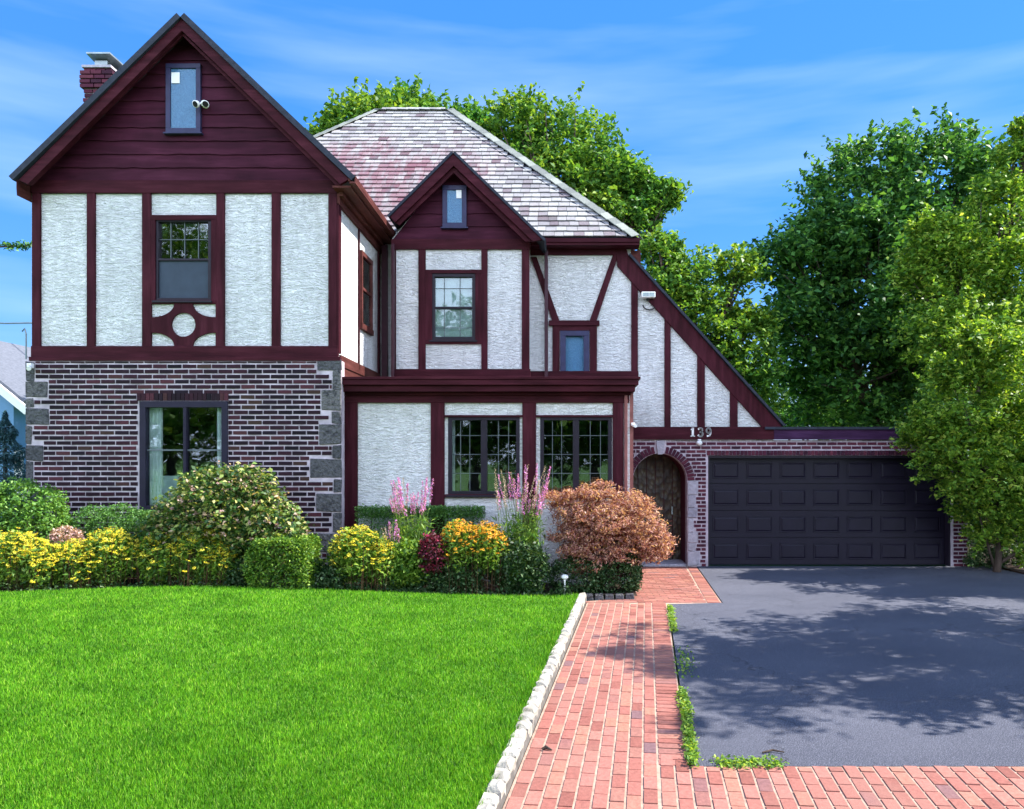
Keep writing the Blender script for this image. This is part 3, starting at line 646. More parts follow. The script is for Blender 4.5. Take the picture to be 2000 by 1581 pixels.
for a_, b_, c_, d_2 in ((51, 708, 68, 745), (51, 747, 94, 776), (51, 778, 66, 796), (51, 798, 96, 830), (51, 832, 62, 868), (51, 870, 84, 900), (51, 902, 66, 960), (51, 962, 90, 1000), (51, 1002, 64, 1060), (51, 1062, 88, 1110),
                       (620, 705, 667, 722), (650, 724, 667, 760), (628, 762, 667, 802), (648, 804, 667, 828), (624, 830, 667, 868), (650, 870, 667, 896), (606, 898, 667, 934), (652, 936, 667, 962), (618, 964, 667, 1000), (650, 1002, 667, 1040), (622, 1042, 667, 1078), (640, 1080, 667, 1120)):
    if a_ == 620 and b_ == 705: qu.build('corner_stones', STONE, H, bevel=.01); qu = MB()
    quoin(a_, b_, c_, d_2, YK, qu)
qu.build('corner_stones', STONE, H, bevel=.01)
skip.append((X(270, YK), X(446, YK), Z(1010, YK), Z(772, YK)))
bricks(bx0, bx1, Z(1150, YK), bz1, YK, skip, BRICK_D)
sc = MB(); nb = 21
for i in range(nb):
    a_ = X(268, YK)+(X(447, YK)-X(268, YK))*i/nb; b_ = a_+(X(447, YK)-X(268, YK))/nb
    sc.box(a_+.005, b_-.005, YK-.02, YK, Z(783, YK), Z(769, YK))
sc.build('soldier_course', BRICK_D, H)
wn = window(272, 784, 444, 1000, YK, H, (), (), frame=FRAME_N, fw=12, mul=((360, 6),), depth=1.6, proud=.03)
drape(282, 318, 793, 990, YK+.12, wn); drape(424, 438, 793, 990, YK+.12, wn, folds=2)
blind(286, 930, 350, 992, YK+.13, wn, BLIND, 9)
mm = MB(); mm.box(X(284, YK), X(436, YK), YK+.022, YK+.034, Z(881, YK), Z(878, YK)); mm.build('muntin', MUNTIN, wn)
# ---- main roof (slates laid as single tiles)
ez, ey = 6.44, 14.95
rz_, ry_ = 10.95, 19.46
XL, XR = -9.2, 1.55; RL, RR = X(735, ry_), X(884, ry_)
def plane_tiles(o, u, v, W_, Hh, inside, name, mat, ex=.205, tw=.2):
    o, u, v = Vector(o), Vector(u).normalized(), Vector(v).normalized(); n = u.cross(v)
    if n.z < 0: n = -n
    m = MB(); r = 0; q = 0
    while q < Hh:
        x = -(r % 2)*tw/2-random.uniform(0, .05)
        while x < W_:
            w_ = tw*random.uniform(.85, 1.15)
            ok = inside(x+.03, q+.06) and inside(x+w_-.03, q+.06)
            if ok:
                c = o+u*(x+w_/2)+v*(q+ex*.55)+n*(.026+random.uniform(-.002, .004)); tl = v*(ex*.60)-n*.016
                uu = u*(w_/2-.004)+v*random.uniform(-.004, .004)
                m.obox(c+v*random.uniform(-.008, .008), uu, tl, n*.009)
            x += w_
        q += ex; r += 1
    return m.build(name, mat, H)
V1 = Vector((0, ry_-ey, rz_-ez)); hl = V1.length
rf = MB()
A, B_, Cc, D = (XL, ey, ez), (XR, ey, ez), (RR, ry_, rz_), (RL, ry_, rz_)
yb = 2*ry_-ey
rf.add([A, B_, Cc, D, (XL, yb, ez), (XR, yb, ez)], [(0, 1, 2, 3), (1, 5, 2), (5, 4, 3, 2), (4, 0, 3), (0, 4, 5, 1)])
roof = rf.build('roof', ROOF_D, H)
plane_tiles(A, (1, 0, 0), V1, XR-XL, hl, lambda x, q: (x+XL) > XL+(RL-XL)*q/hl+.05 and (x+XL) < XR+(RR-XR)*q/hl-.06 and not (q < 3.0 and x+XL < -3.9 and False), 'slate_slope', SLATE)
V2 = Vector((RR-XR, 0, rz_-ez)); h2 = V2.length; dpt = yb-ey
plane_tiles(B_, (0, 1, 0), V2, dpt, h2, lambda y_, q: y_ > (ry_-ey)*q/h2+.05 and y_ < dpt-(ry_-ey)*q/h2-.05, 'slate_side_slope', SLATE)
hp = MB()
def caps(p, q, wdt=.12, step=.26):
    p, q = Vector(p), Vector(q); L_ = (q-p).length; dd = (q-p)/L_; n = int(L_/step); side = dd.cross(Vector((0, 0, 1))).normalized(); up_ = side.cross(dd)
    for i in range(n):
        c = p+dd*(i+.5)*L_/n+up_*.045
        for s_ in (-1, 1): hp.obox(c+side*s_*wdt*.5-up_*.015, dd*(step*.54)+up_*.006, side*s_*wdt*.52-up_*wdt*.22, up_*.007)
caps(B_, Cc, .17); caps(Cc, D); caps(A, D)
hp.build('ridge_cap', isl_mat('cap_slate', [(0, (.13, .14, .13)), (.6, (.20, .215, .19)), (1, (.26, .275, .24))], .6, .004), H)
fl = MB(); hd = (Vector(Cc)-Vector(B_)); hdn = hd.normalized(); nrm = Vector((0, -.707, .707))
fl.tube([Vector(B_)+Vector((-.30, 0, .0))+nrm*.035, Vector(Cc)+Vector((-.24, -.14, -.14))+nrm*.035], .014, 6); fl.tube([Vector(Cc)+Vector((-.26, -.14, -.14))+nrm*.035, Vector(D)+Vector((.1, -.14, -.14))+nrm*.035], .012, 6)
fl.build('flashing', ROOF_D, H)
# main eave on the right
bar(1036, 465, 1250, 473, 14.98, .05, W_H, 'fascia'); bar(1037, 471, 1246, 482, YM, .2, W_H, 'eave_board')
ev = MB(); ev.box(X(1036, 15), X(1250, 14.93), 14.96, 15.29, 6.30, 6.36); ev.build('soffit', W_H, H)
er = MB(); er.box(X(1228, 15.4), X(1251, 15.4), 15.36, 19, Z(545, 15.4), 6.30); er.build('return_wall', W_B, H)
# ---- main wall right of the bay, with the catslide gable
mw = MB(); mw.prism([pxl([(740, 745), (1236, 745), (1236, 862), (1510, 862), (1510, 838), (1232, 520), (1232, 475), (740, 475)], YM), rectl(1098, 650, 1147, 738, YM)], YM, YM+.2)
mw.build('stucco_wall', STUCCO, H)
bar(1036, 481, 1222, 498, YM, .05, W_H)
poly([(1037, 502), (1048, 502), (1093, 628), (1079, 628)], YM, .042); poly([(1197, 498), (1208, 498), (1165, 628), (1151, 628)], YM, .042)
bar(1072, 626, 1171, 636, YM, .07, W_H); bar(1233, 540, 1246, 742, YM, .038)
bar(1036, 725, 1247, 742, YM, .05, W_H); bar(1079, 636, 1093, 726, YM, .04); bar(1152, 636, 1166, 726, YM, .04); bar(1093, 636, 1152, 646, YM, .039)
poly([(1203, 482), (1222, 482), (1228, 500), (1528, 834), (1490, 836), (1206, 520)], YM, .06, W_V, 'bargeboard')
slope_slab(X(1531, 15.18), Z(833, 15.18), X(1228, 15.18), Z(498, 15.18), 15.17, 20.5, .045, 'catslide_roof', ROOF_D)
for a_, b_, t_ in ((1298, 1310, 618), (1362, 1377, 690), (1426, 1441, 762)): bar(a_, t_, b_, 840, YM, .04)
bar(1232, 834, 1512, 859, YM, .05, W_H)
ww_ = window(1094, 645, 1151, 742, YM, H, (), (), frame=FRAME_B, fw=11, gl=GLASS_S, sill=False, proud=.03); panel(1100, 655, 1144, 738, YM+.07, ww_, SHEET, 'blind')
# ---- centre bay
BXL, BXR = X(765, YB), X(1033, YB)
by = MB(); by.prism([[(BXL, Z(742, YB)), (BXR, Z(742, YB)), (BXR, Z(468, YB)), (X(887, YB), Z(320, YB)), (BXL, Z(468, YB))], rectl(843, 533, 928, 664, YB)], YB, YB+.15)
by.build('stucco_wall', STUCCO, H)
bs_ = MB(); bs_.box(BXR-.12, BXR, YB+.151, 15.29, Z(742, YB), Z(468, YB)); bs_.build('stucco_side_wall', STUCCO, H); bs_ = MB(); bs_.box(BXL, BXL+.12, YB+.151, 15.29, Z(742, YB), Z(468, YB)); bs_.build('stucco_side_wall', STUCCO, H)
bar(764, 467, 1035, 487, YB, .05, W_H); bar(764, 721, 1036, 742, YB, .05, W_H)
for a_, b_ in ((764, 773), (817, 831), (940, 952), (1019, 1034)): bar(a_, 480, b_, 730, YB)
bar(831, 527, 940, 534, YB, .044, W_H); bar(831, 664, 940, 672, YB, .044, W_H); bar(831, 534, 844, 665, YB, .042); bar(928, 534, 940, 665, YB, .042)
wn = window(842, 534, 929, 665, YB, H, (867, 898), (563, 640), frame=FRAME_K, split=601, fw=7)
blind(846, 540, 925, 662, YB+.1, wn, BLIND, 26)
siding([(X(768, YB), Z(468, YB)), (X(886, YB), Z(318, YB)), (X(1032, YB), Z(468, YB))], YB-.002, .248, W_S)
window_small(864, 362, 911, 444, YB, (891, 370, 901, 387))
poly([(762, 424), (885, 300), (1060, 468), (1041, 472), (886, 324), (771, 435)], 14.4, .05, W_H, 'bargeboard', back=.02)
poly([(772, 436), (886, 326), (1040, 472), (1026, 472), (886, 338), (780, 440)], 14.44, .02, W_H, 'bargeboard_moulding', back=.02)
AP2 = (X(885, 14.32), Z(299, 14.32)); L2 = (X(759, 14.32), Z(424, 14.32)); R2 = (X(1063, 14.32), Z(471, 14.32))
slope_slab(*L2, *AP2, 14.32, 16.4, .045, 'bay_roof', ROOF_D); slope_slab(*R2, *AP2, 14.32, 16.4, .045, 'bay_roof', ROOF_D)
# downspouts
def spout(px, py0, py1, Y, mat=PIPE, w_=7):
    m = MB(); x = X(px, Y); h = w_*Y/F/2; m.box(x-h, x+h, Y-.06, Y-.001, Z(py1, Y), Z(py0, Y)); return m.build('downspout', mat, H, bevel=.008)
spout(1067, 473, 738, 15.22); spout(768, 478, 738, 14.60, PIPE, 6); spout(752, 480, 740, 15.2, PIPE, 12)
# ---- porch: flat roof and front wall with two casement windows
fas = MB()
fx0, fx1 = WX1+.012, X(1247, 12.42)
fas.box(fx0-.06, fx1+.03, 12.38, 15.28, Z(741.5, 12.4), Z(737, 12.4)+.005); fas.box(fx0-.06, fx1, 12.40, 15.28, Z(752, 12.4), Z(741.8, 12.4)); fas.box(fx0, fx1-.05, 12.46, 15.28, Z(765, 12.45), Z(752.3, 12.4)); fas.box(fx0, X(1232, 12.6), 12.60, 15.28, Z(772, 12.6), Z(765.3, 12.45))
fas.build('porch_roof', W_H, H, bevel=.006)
pw = MB(); px1_ = X(1230, YP)
pw.prism([[(WX1+.02, -.05), (px1_, -.05), (px1_, Z(768, YP)), (WX1+.02, Z(768, YP))], rectl(876, 814, 1014, 967, YP), rectl(1056, 814, 1194, 967, YP)], YP, YP+.18)
pw.build('stucco_wall', STUCCO, H)
pw = MB(); pw.box(px1_-.15, px1_, YP+.181, 15.29, -.05, Z(768, YP)); pw.build('porch_side_wall', W_V, H)
bar(668, 764, 1229, 787, YP, .05, W_H)
for a_, b_ in ((668, 698), (841, 868), (1020, 1047), (1197, 1218)): bar(a_, 780, b_, 1130, YP)
bar(868, 966, 1020, 972, YP, .06, W_H); bar(1047, 966, 1197, 972, YP, .06, W_H)
bar(868, 811, 1020, 815, YP, .05, W_H); bar(1047, 811, 1197, 815, YP, .05, W_H)
for a_ in (875, 1055):
    wn = window(a_, 814, a_+140, 967, YP, H, [a_+24, a_+42, a_+98, a_+118], (851, 888, 925), frame=FRAME_K, fw=7, mul=((a_+70, 12),), depth=1.8, mw=1.0)
    if a_ == 875: drape(a_+8, a_+14, 822, 960, YP+.2, wn, folds=1)
spout(1222, 765, 1100, YP-.02, PIPE_L, 6)
jb = MB(); jb.box(X(1230, YP)+.002, X(1234, YP)+.03, 12.75, 12.9, -.05, Z(765, 12.8)); jb.build('porch_corner_board', PIPE_L, H)
# ---- garage and door wall
gx1 = X(1890, YM); gt = Z(860, YM)
arc_c, arc_r = (X(1289, YM), Z(939, YM)), 53*YM/F
arch = [(arc_c[0]-arc_r, -.02), (arc_c[0]+arc_r, -.02)]+[(arc_c[0]+arc_r*math.cos(math.pi*i/20), arc_c[1]+arc_r*math.sin(math.pi*i/20)) for i in range(21)]
gopen = [(X(1383, YM), -.02), (X(1857, YM), -.02), (X(1857, YM), Z(890, YM)), (X(1383, YM), Z(890, YM))]
gw = MB(); x0g = X(1232, YM)
outl = [(x0g, -.02), arch[0]]+arch[::-1][:-1][:]+[(0, 0)]*0
# outline walked along the base, up and over each opening
arch_up = [(arc_c[0]-arc_r, -.02)]+[(arc_c[0]-arc_r*math.cos(math.pi*i/20), arc_c[1]+arc_r*math.sin(math.pi*i/20)) for i in range(21)]+[(arc_c[0]+arc_r, -.02)]
outl = [(x0g, -.02)]+arch_up+[gopen[0], gopen[3], gopen[2], gopen[1], (gx1, -.02), (gx1, gt), (x0g, gt)]
gw.prism([outl], YM+.001, YM+.22); gw.build('mortar_wall', MORTAR, H)
skip2 = [(X(1379, YM), X(1861, YM), -.1, Z(880, YM))]
st2 = MB()
for a_, b_, c_, d_2 in ((1343, 941, 1362, 966), (1343, 968, 1358, 990), (1343, 992, 1361, 1012), (1343, 1014, 1354, 1040), (1343, 1042, 1362, 1060), (1343, 1062, 1358, 1076), (1343, 1078, 1366, 1104)):
    quoin(a_, b_, c_, d_2, YM, st2, skip2, .03)
st2.build('door_stones', STONE_L, H, bevel=.008); st2 = MB()
st2.prism([pxl([(1281, 861), (1298, 861), (1295, 888), (1284, 888)], YM)], YM-.04, YM+.0005)
st2.build('keystone', STONE_L, H, bevel=.008)
skip2.append((X(1279, YM), X(1300, YM), Z(890, YM), Z(859, YM)))
for i in range(24):
    z0_ = i*.1-.02; z1_ = z0_+.1; zz = max(0, z1_-arc_c[1]); R_ = arc_r+.16; hw = math.sqrt(max(0, R_*R_-zz*zz)) if zz > 0 else arc_r+.01
    if zz < R_ and hw > 0: skip2.append((arc_c[0]-hw, arc_c[0]+hw, z0_, z1_))
bricks(x0g, X(1859, YM), -.02, gt, YM, skip2, BRICK_R, .2, .078); bricks(X(1859, YM)+.02, gx1, -.02, gt, YM, skip2, BRICK_R, .2, .078, name='brick_pier')
ar = MB()
for i in range(27):
    t_ = math.pi*(i+.5)/27
    if abs(t_-math.pi/2) < .17: continue
    u_ = Vector((math.cos(t_), 0, math.sin(t_))); v_ = Vector((-math.sin(t_), 0, math.cos(t_)))
    ar.obox(Vector((arc_c[0], YM-.008, arc_c[1]))+u_*(arc_r+.075), u_*.068, v_*(math.pi*arc_r/27*.5-.002), (0, .018, 0))
ar.build('brick_arch', BRICK_R, H)
sc = MB(); n_ = 66; a0, a1 = X(1380, YM), X(1860, YM)
for i in range(n_): sc.box(a0+(a1-a0)*i/n_+.005, a0+(a1-a0)*(i+1)/n_-.005, YM-.02, YM, Z(889.5, YM), Z(880.5, YM))
sc.build('soldier_course', BRICK_R, H)
bar(1512, 835, 1893, 859, YM, .06, wood('purple_fascia', (.055, .022, .06), (.12, 1, 1)), 'garage_fascia')
gr_ = MB(); gr_.box(X(1500, 15), gx1+.05, 15.2, 21, gt+.21, gt+.26); gr_.build('garage_roof', ROOF_D, H)
gs = MB(); gs.box(gx1-.2, gx1, YM+.221, 21, -.02, gt+.2); gs.build('garage_side_wall', BRICK_R, H)
gk = MB(); gk.box(X(1383, YM)-.001, X(1383, YM)+.03, YM+.01, YM+.2, 0, Z(891, YM)); gk.box(X(1857, YM)-.03, X(1857, YM)+.001, YM+.01, YM+.2, 0, Z(891, YM)); gk.box(X(1383, YM)+.03, X(1857, YM)-.03, YM+.012, YM+.2, Z(890, YM)-.05, Z(890, YM)-.001); gk.build('garage_door_frame', FRAME_K, H)
# sectional door: four leaves, seven pressed panels each
ga, gb_ = X(1385, YM), X(1855, YM); gh = Z(891, YM)-.02; yd = YM+.17
gd = MB(); gd.box(ga, gb_, yd+.02, yd+.05, 0.0, gh); gdo = gd.build('garage_door', GAR, H)
for r in range(4):
    sec = MB(); z0, z1 = .012+gh*r/4, gh*(r+1)/4-.004; sec.box(ga+.03, gb_-.03, yd, yd+.021, z0, z1)
    for c in range(7):
        w_ = (gb_-ga-.06)/7; x0 = ga+.03+w_*c+.075; x1 = x0+w_-.15; za, zb = z0+.10, z1-.10
        f_ = .02
        for q in ((x0, x1, za, za+f_), (x0, x1, zb-f_, zb), (x0, x0+f_, za+f_, zb-f_), (x1-f_, x1, za+f_, zb-f_)):
            sec.box(q[0], q[1], yd-.012, yd+.001, q[2], q[3])
        sec.hexa([(x0+.05, yd-.012, za+.05), (x1-.05, yd-.012, za+.05), (x1-.022, yd+.001, za+.022), (x0+.022, yd+.001, za+.022),
                  (x0+.05, yd-.012, zb-.05), (x1-.05, yd-.012, zb-.05), (x1-.022, yd+.001, zb-.022), (x0+.022, yd+.001, zb-.022)])
    sec.build('door_section', GAR, gdo, bevel=.004)
# recessed arched entrance
en = MB(); yd2 = YM+.75
prof = arch_up[:]
vs = [(p[0], YM+.222, p[1]) for p in prof]+[(p[0], yd2+.1, p[1]) for p in prof]; n_ = len(prof)
en.add(vs, [(i, i+1, n_+i+1, n_+i) for i in range(n_-1)]); en.build('entrance_reveal', BRICK_R, H)
def arched(r, y0, y1, nm, mat, par, zlow=0.0):
    m = MB(); pr = [(arc_c[0]-r, zlow)]+[(arc_c[0]-r*math.cos(math.pi*i/20), arc_c[1]+r*math.sin(math.pi*i/20)) for i in range(21)]+[(arc_c[0]+r, zlow)]
    m.prism([pr], y0, y1); return m.build(nm, mat, par)
def mottled():
    m, t, b = base_mat('mottled_oak'); v = N(t, 'ShaderNodeTexVoronoi'); v.inputs['Scale'].default_value = 11
    tc = N(t, 'ShaderNodeTexCoord'); mp = N(t, 'ShaderNodeMapping'); mp.inputs['Scale'].default_value = (1, 1, .7); t.links.new(tc.outputs['Object'], mp.inputs[0]); t.links.new(mp.outputs[0], v.inputs[0])
    c = ramp(t, [(.1, (.075, .065, .03)), (.4, (.04, .024, .012)), (.8, (.014, .007, .005))], v.outputs['Distance'])
    t.links.new(c, b.inputs['Base Color']); b.inputs['Roughness'].default_value = .5; bump(t, b, v.outputs['Distance'], .02); return m
do = arched(arc_r-.01, yd2, yd2+.06, 'front_door', mottled(), H)
pl_ = MB()
for i in range(1, 6): xx_ = arc_c[0]-arc_r+2*arc_r*i/6; hh_ = arc_c[1]+math.sqrt(arc_r**2-(xx_-arc_c[0])**2)-.08; pl_.box(xx_-.006, xx_+.006, yd2-.006, yd2+.001, .03, hh_)
pl_.build('door_batten', W_V, do)
hn = MB(); hn.box(arc_c[0]+.33, arc_c[0]+.36, yd2-.06, yd2-.035, .98, 1.14); hn.box(arc_c[0]+.335, arc_c[0]+.355, yd2-.036, yd2+.001, 1.0, 1.03); hn.box(arc_c[0]+.335, arc_c[0]+.355, yd2-.036, yd2+.001, 1.09, 1.12); hn.build('handle', METAL, do)
bk = MB(); bk.box(x0g, X(1381, YM), yd2+.11, yd2+.2, 0, gt+.2); bk.box(x0g, X(1381, YM), YM+.23, yd2+.2, gt+.12, gt+.2); bk.build('entrance_light_block', ROOM, H)  # unseen panels added behind the door to stop light leaking in
th_ = MB(); th_.box(arc_c[0]-arc_r, arc_c[0]+arc_r, YM+.05, yd2, -.02, .03); th_.build('threshold', STONE_L, H)
# ---- chimney
cyy = 15.6; ch = MB(); cx0, cx1 = X(163, cyy), X(218, cyy); cz0, cz1 = 6.5, Z(132, cyy)
ch.box(cx0+.02, cx1-.02, cyy+.02, cyy+.68, cz0, cz1-.02); cho = ch.build('chimney', MORTAR, H)
cb = MB(); z = cz0; r = 0
while z < cz1-.05:
    ex_ = .05 if z > cz1-.45 and z < cz1-.16 else 0
    for i in range(3):
        w_ = (cx1-cx0+2*ex_)/3; o2 = (.07 if r % 2 else 0); a_ = cx0-ex_+w_*i+(o2 if i else 0); b_ = cx0-ex_+w_*(i+1)+(o2 if i < 2 else 0)
        jx = random.uniform(-.02, .02); cb.box(a_+.01+(jx if i == 0 else 0), b_-.01+(jx if i == 2 else 0), cyy-ex_-.01, cyy+.25, z+.012, z+.078)
        cb.box(cx0-ex_-.01+jx, cx0+.1, cyy+.27+.25*i-.02, cyy+.48+.25*i-.03, z+.012, z+.078) if i < 2 else None
        cb.box(cx1-.1, cx1+ex_+.01+jx, cyy+.27+.25*i-.02, cyy+.48+.25*i-.03, z+.012, z+.078) if i < 2 else None
    z += .09; r += 1
cb.build('chimney_brick', BRICK_R, cho)
cc = MB(); cc.box(cx0-.01, cx1+.01, cyy-.05, cyy+.75, cz1-.02, cz1+.03); cc.build('chimney_crown', STONE_L, cho)
cp = MB(); cxm = (cx0+cx1)/2
cp.box(cxm-.13, cxm+.13, cyy+.12, cyy+.6, cz1+.05, cz1+.2); cp.build('flue', METAL, cho)
cp = MB(); cp.hexa([(cxm-.22, cyy-.02, cz1+.27), (cxm+.26, cyy-.02, cz1+.27), (cxm+.5, cyy+.7, cz1+.06), (cxm-.1, cyy+.7, cz1+.06), (cxm-.22, cyy-.02, cz1+.3), (cxm+.26, cyy-.02, cz1+.3), (cxm+.5, cyy+.7, cz1+.09), (cxm-.1, cyy+.7, cz1+.09)])
cp.build('chimney_cowl', METAL, cho)

# ---- fittings on the house
def number_sign():
    o = thing('house_number', 'white serif house number 139 on the maroon beam above the entrance', 'house number', (X(1368, 15.24), 15.24, Z(853, 15.24)))
    h = 17*15.24/F
    for i, (ch_, pxc) in enumerate((('1', 1353), ('3', 1368), ('9', 1384))):
        m = MB(); cx_, z0 = X(pxc, 15.24), Z(853, 15.24); u = h/10; t = .5*u*2
        def seg(pts, wd=1.5):
            pts = [(cx_+a*u, z0+b*u) for a, b in pts]
            for (a, b), (c, d2) in zip(pts[:-1], pts[1:]):
                dd = Vector((c-a, 0, d2-b)); l = dd.length or 1e-6; dd /= l; nn = Vector((-dd.z, 0, dd.x))
                m.obox(((a+c)/2, 15.235, (b+d2)/2), dd*(l/2+wd*u*.3), nn*wd*u/2, (0, .006, 0))
        def arcp(cx2, cy2, r1, r2, a0, a1, n=8): return [(cx2+r1*math.cos(math.radians(a0+(a1-a0)*i/n)), cy2+r2*math.sin(math.radians(a0+(a1-a0)*i/n))) for i in range(n+1)]
        if ch_ == '1': seg([(0, .8), (0, 9.4)], 2.4); seg([(-2.2, .4), (2.2, .4)], 1); seg([(-2, 7.9), (0, 9.2)], 1.1)
        if ch_ == '3': seg(arcp(-.2, 7.3, 2.3, 2.2, 150, -85), 1.8); seg(arcp(-.2, 2.8, 2.7, 2.5, 85, -150), 2.0)
        if ch_ == '9': seg(arcp(0, 6.9, 2.3, 2.6, 0, 360, 14), 1.8); seg([(2.4, 6.6), (2.1, 3), (.8, .9), (-1.6, .6)], 1.8)
        m.build('digit', WHITE, o)
number_sign()
def lathe_thing(name, label, cat, base, parts, group=None):
    o = thing(name, label, cat, base, group)
    for nm, prof, mat in parts:
        m = MB(); m.lathe(base, prof, 16); m.build(nm, mat, o, True)
    return o
b = (X(1366, 15.22), 15.22, Z(871, 15.22))
lathe_thing('porch_light', 'small white round lamp below the house number', 'lamp', b, [('mount', [(0, .1), (.035, .1), (.035, .13), (0, .13)], WHITE), ('globe', [(0, 0), (.04, .012), (.062, .05), (.05, .085), (.03, .1), (0, .1)], WHITE)])
def floodlight(px, py, Y, label, box_=False):
    x, z = X(px, Y), Z(py, Y); o = thing('floodlight', label, 'floodlight', (x, Y, z))
    m = MB(); m.tube([(x, Y+.06, z), (x, Y-.02, z)], [.055, .05], 14); m.build('base_plate', WHITE, o)
    for sx in (-1, 1):
        a1 = Vector((x+sx*.05, Y-.05, z-.02)); a2 = a1+Vector((sx*.03, -.09, -.05))
        m = MB(); m.tube([(x, Y-.02, z), a1, a1.lerp(a2, .3)], .014, 8); m.build('arm', WHITE, o)
        m = MB(); m.tube([a1.lerp(a2, .2), a1.lerp(a2, .5), a2], [.025, .05, .056], 12); hd_ = m.build('lamp_head', WHITE, o, True)
        m = MB(); m.tube([a2, a2+(a2-a1).normalized()*.004], [.045, .045], 12); m.build('lens', BLACK, hd_)
    return o
floodlight(399, 203, YL-.08, 'white twin floodlight beside the tall attic window of the left gable')
x_, z_ = X(1266, 15.2), Z(580, 15.2)
o = thing('floodlight', 'white box floodlight on the wall under the sloping maroon bargeboard', 'floodlight', (x_, 15.2, z_-.08))
m = MB(); m.box(x_-.14, x_+.13, 15.10, 15.24, z_-.03, z_+.08); m.build('housing', WHITE, o, bevel=.01)
m = MB(); m.box(x_-.115, x_-.0, 15.092, 15.099, z_-.012, z_+.06); m.box(x_+.012, x_+.11, 15.092, 15.099, z_-.012, z_+.06); m.build('lens', METAL, o)
m = MB(); m.box(x_-.03, x_+.03, 15.2, 15.27, z_-.07, z_-.031); m.build('bracket', BLACK, o)
m = MB(); m.tube([(x_-.1+.13*(1-math.cos(math.pi*i/8)), 15.25, z_-.15-.1*math.sin(math.pi*i/8)) for i in range(9)], .012, 6)
tag(m.build('cable', BLACK), 'dark loop of cable on the stucco beneath the box floodlight', 'cable')
x_, z_ = X(60, 12.25), Z(716, 12.25)
o = thing('security_camera', 'small white security camera at the top corner of the brick wing', 'camera', (x_, 12.3, z_))
m = MB(); m.box(x_-.05, x_+.03, 12.22, 12.29, z_-.03, z_+.05); m.build('mount', WHITE, o, bevel=.008)
m = MB(); m.tube([(x_, 12.24, z_-.0), (x_+.05, 12.13, z_-.05)], [.032, .034], 12); m.build('camera_body', WHITE, o)
x_, z_ = X(1234, 12.6), Z(829, 12.6)
o = thing('security_camera', 'tiny white security camera beside the porch downspout', 'camera', (x_+.05, 12.9, z_))
m = MB(); m.box(x_-.0, x_+.06, 12.7, 12.9, z_-.02, z_+.03); m.build('mount', WHITE, o, bevel=.006); m = MB(); m.tube([(x_+.03, 12.7, z_-.01), (x_+.06, 12.58, z_-.03)], [.025, .027], 10); m.build('camera_body', WHITE, o)
# path light in the bed
b = (X(1103, 11.62), 11.62, .07)
lathe_thing('path_light', 'small white mushroom path light in front of the copper maple', 'garden light', b, [('stake', [(0, 0), (.012, 0), (.014, .2), (.022, .24), (0, .24)], WHITE), ('shade', [(0, .22), (.03, .235), (.058, .262), (.05, .29), (.02, .305), (0, .307)], WHITE)])
# stones edging the maple bed
for i in range(5):
    px_ = 1150+i*20; Y_ = 11.62+.01*i; m = MB(); x_ = X(px_, Y_); j = lambda: random.uniform(-.012, .012)
    m.hexa([(x_-.07, Y_-.06+j(), -.02), (x_+.07, Y_-.06+j(), -.02), (x_+.07, Y_+.06, -.02), (x_-.07, Y_+.06, -.02), (x_-.06, Y_-.05+j(), .075+j()), (x_+.06, Y_-.05+j(), .075+j()), (x_+.06, Y_+.05, .08+j()), (x_-.06, Y_+.05, .08+j())])
    o = m.build('edging_stone', STONE, None, bevel=.012); tag(o, ('leftmost', 'second from left', 'middle', 'second from right', 'rightmost')[i]+' grey edging stone at the foot of the copper maple bed', 'stone', 'edging stones round the maple bed')
# twig and leaf litter on the paving
m = MB(); m.tube([(X(1489, 5.5), 5.5, .01), (X(1510, 5.52), 5.53, .016), (X(1532, 5.5), 5.5, .012)], [.006, .008, .004], 6); tag(m.build('twig', BARK), 'short dark twig lying on the asphalt near its front edge', 'twig')
m = MB(); m.tube([(X(1058, 5.56), 5.56, .012), (X(1066, 5.56), 5.57, .022), (X(1078, 5.54), 5.54, .012)], [.008, .014, .005], 6); tag(m.build('dead_leaf', BARK), 'curled dark dead leaf lying on the brick path', 'leaf')

# ================================================================== GARDEN PLANTS
def zb(x, y): return float(hgt(x, y))-.03 if x < .5 else .03
def shrub(name, label, cat, px, Y, lobes, n, size, mat, crad=.03, per=6, inner=.82, lump=.06, extra=None, stems=6, group=None, up=.35, asp=.6):
    x = X(px, Y); b = (x, Y, zb(x, Y)); o = thing(name, label, cat, b, group)
    P = fluff(shell(lobes, n//per, inner, lump), per, crad); P = P[P[:, 2] > b[2]+.01]
    mesh_np('foliage', leaves(P, size, up, asp), 4, mat, o)
    mb = MB()
    for i in range(stems):
        l = random.choice(lobes); e = Vector((l[0]+random.uniform(-.5, .5)*l[3], l[1]+random.uniform(-.5, .5)*l[4], l[2]+.2*l[5])); bb = Vector(b)+Vector((random.uniform(-.06, .06), random.uniform(-.04, .04), -.03))
        mb.tube([bb, bb.lerp(e, .5)+Vector((random.uniform(-.04, .04), 0, .03)), e], [.018, .012, .006], 6)
    mb.build('stem', BARK, o)
    if extra:
        nm, pts_n, sz, m2, zr = extra; Q = shell(lobes, pts_n, .98, lump); Q = Q[Q[:, 2] > zr]; Q = fluff(Q, 12, .022)
        f = mesh_np(nm, leaves(Q, sz, .6, .8), 4, m2, o); f['kind'] = 'stuff'
    return o
def L2_(px, py, rx_, rz2, Y, ry2=None): s = Y/F; return (X(px, Y), Y, Z(py, Y), rx_*s, (ry2 or rx_)*s, rz2*s)
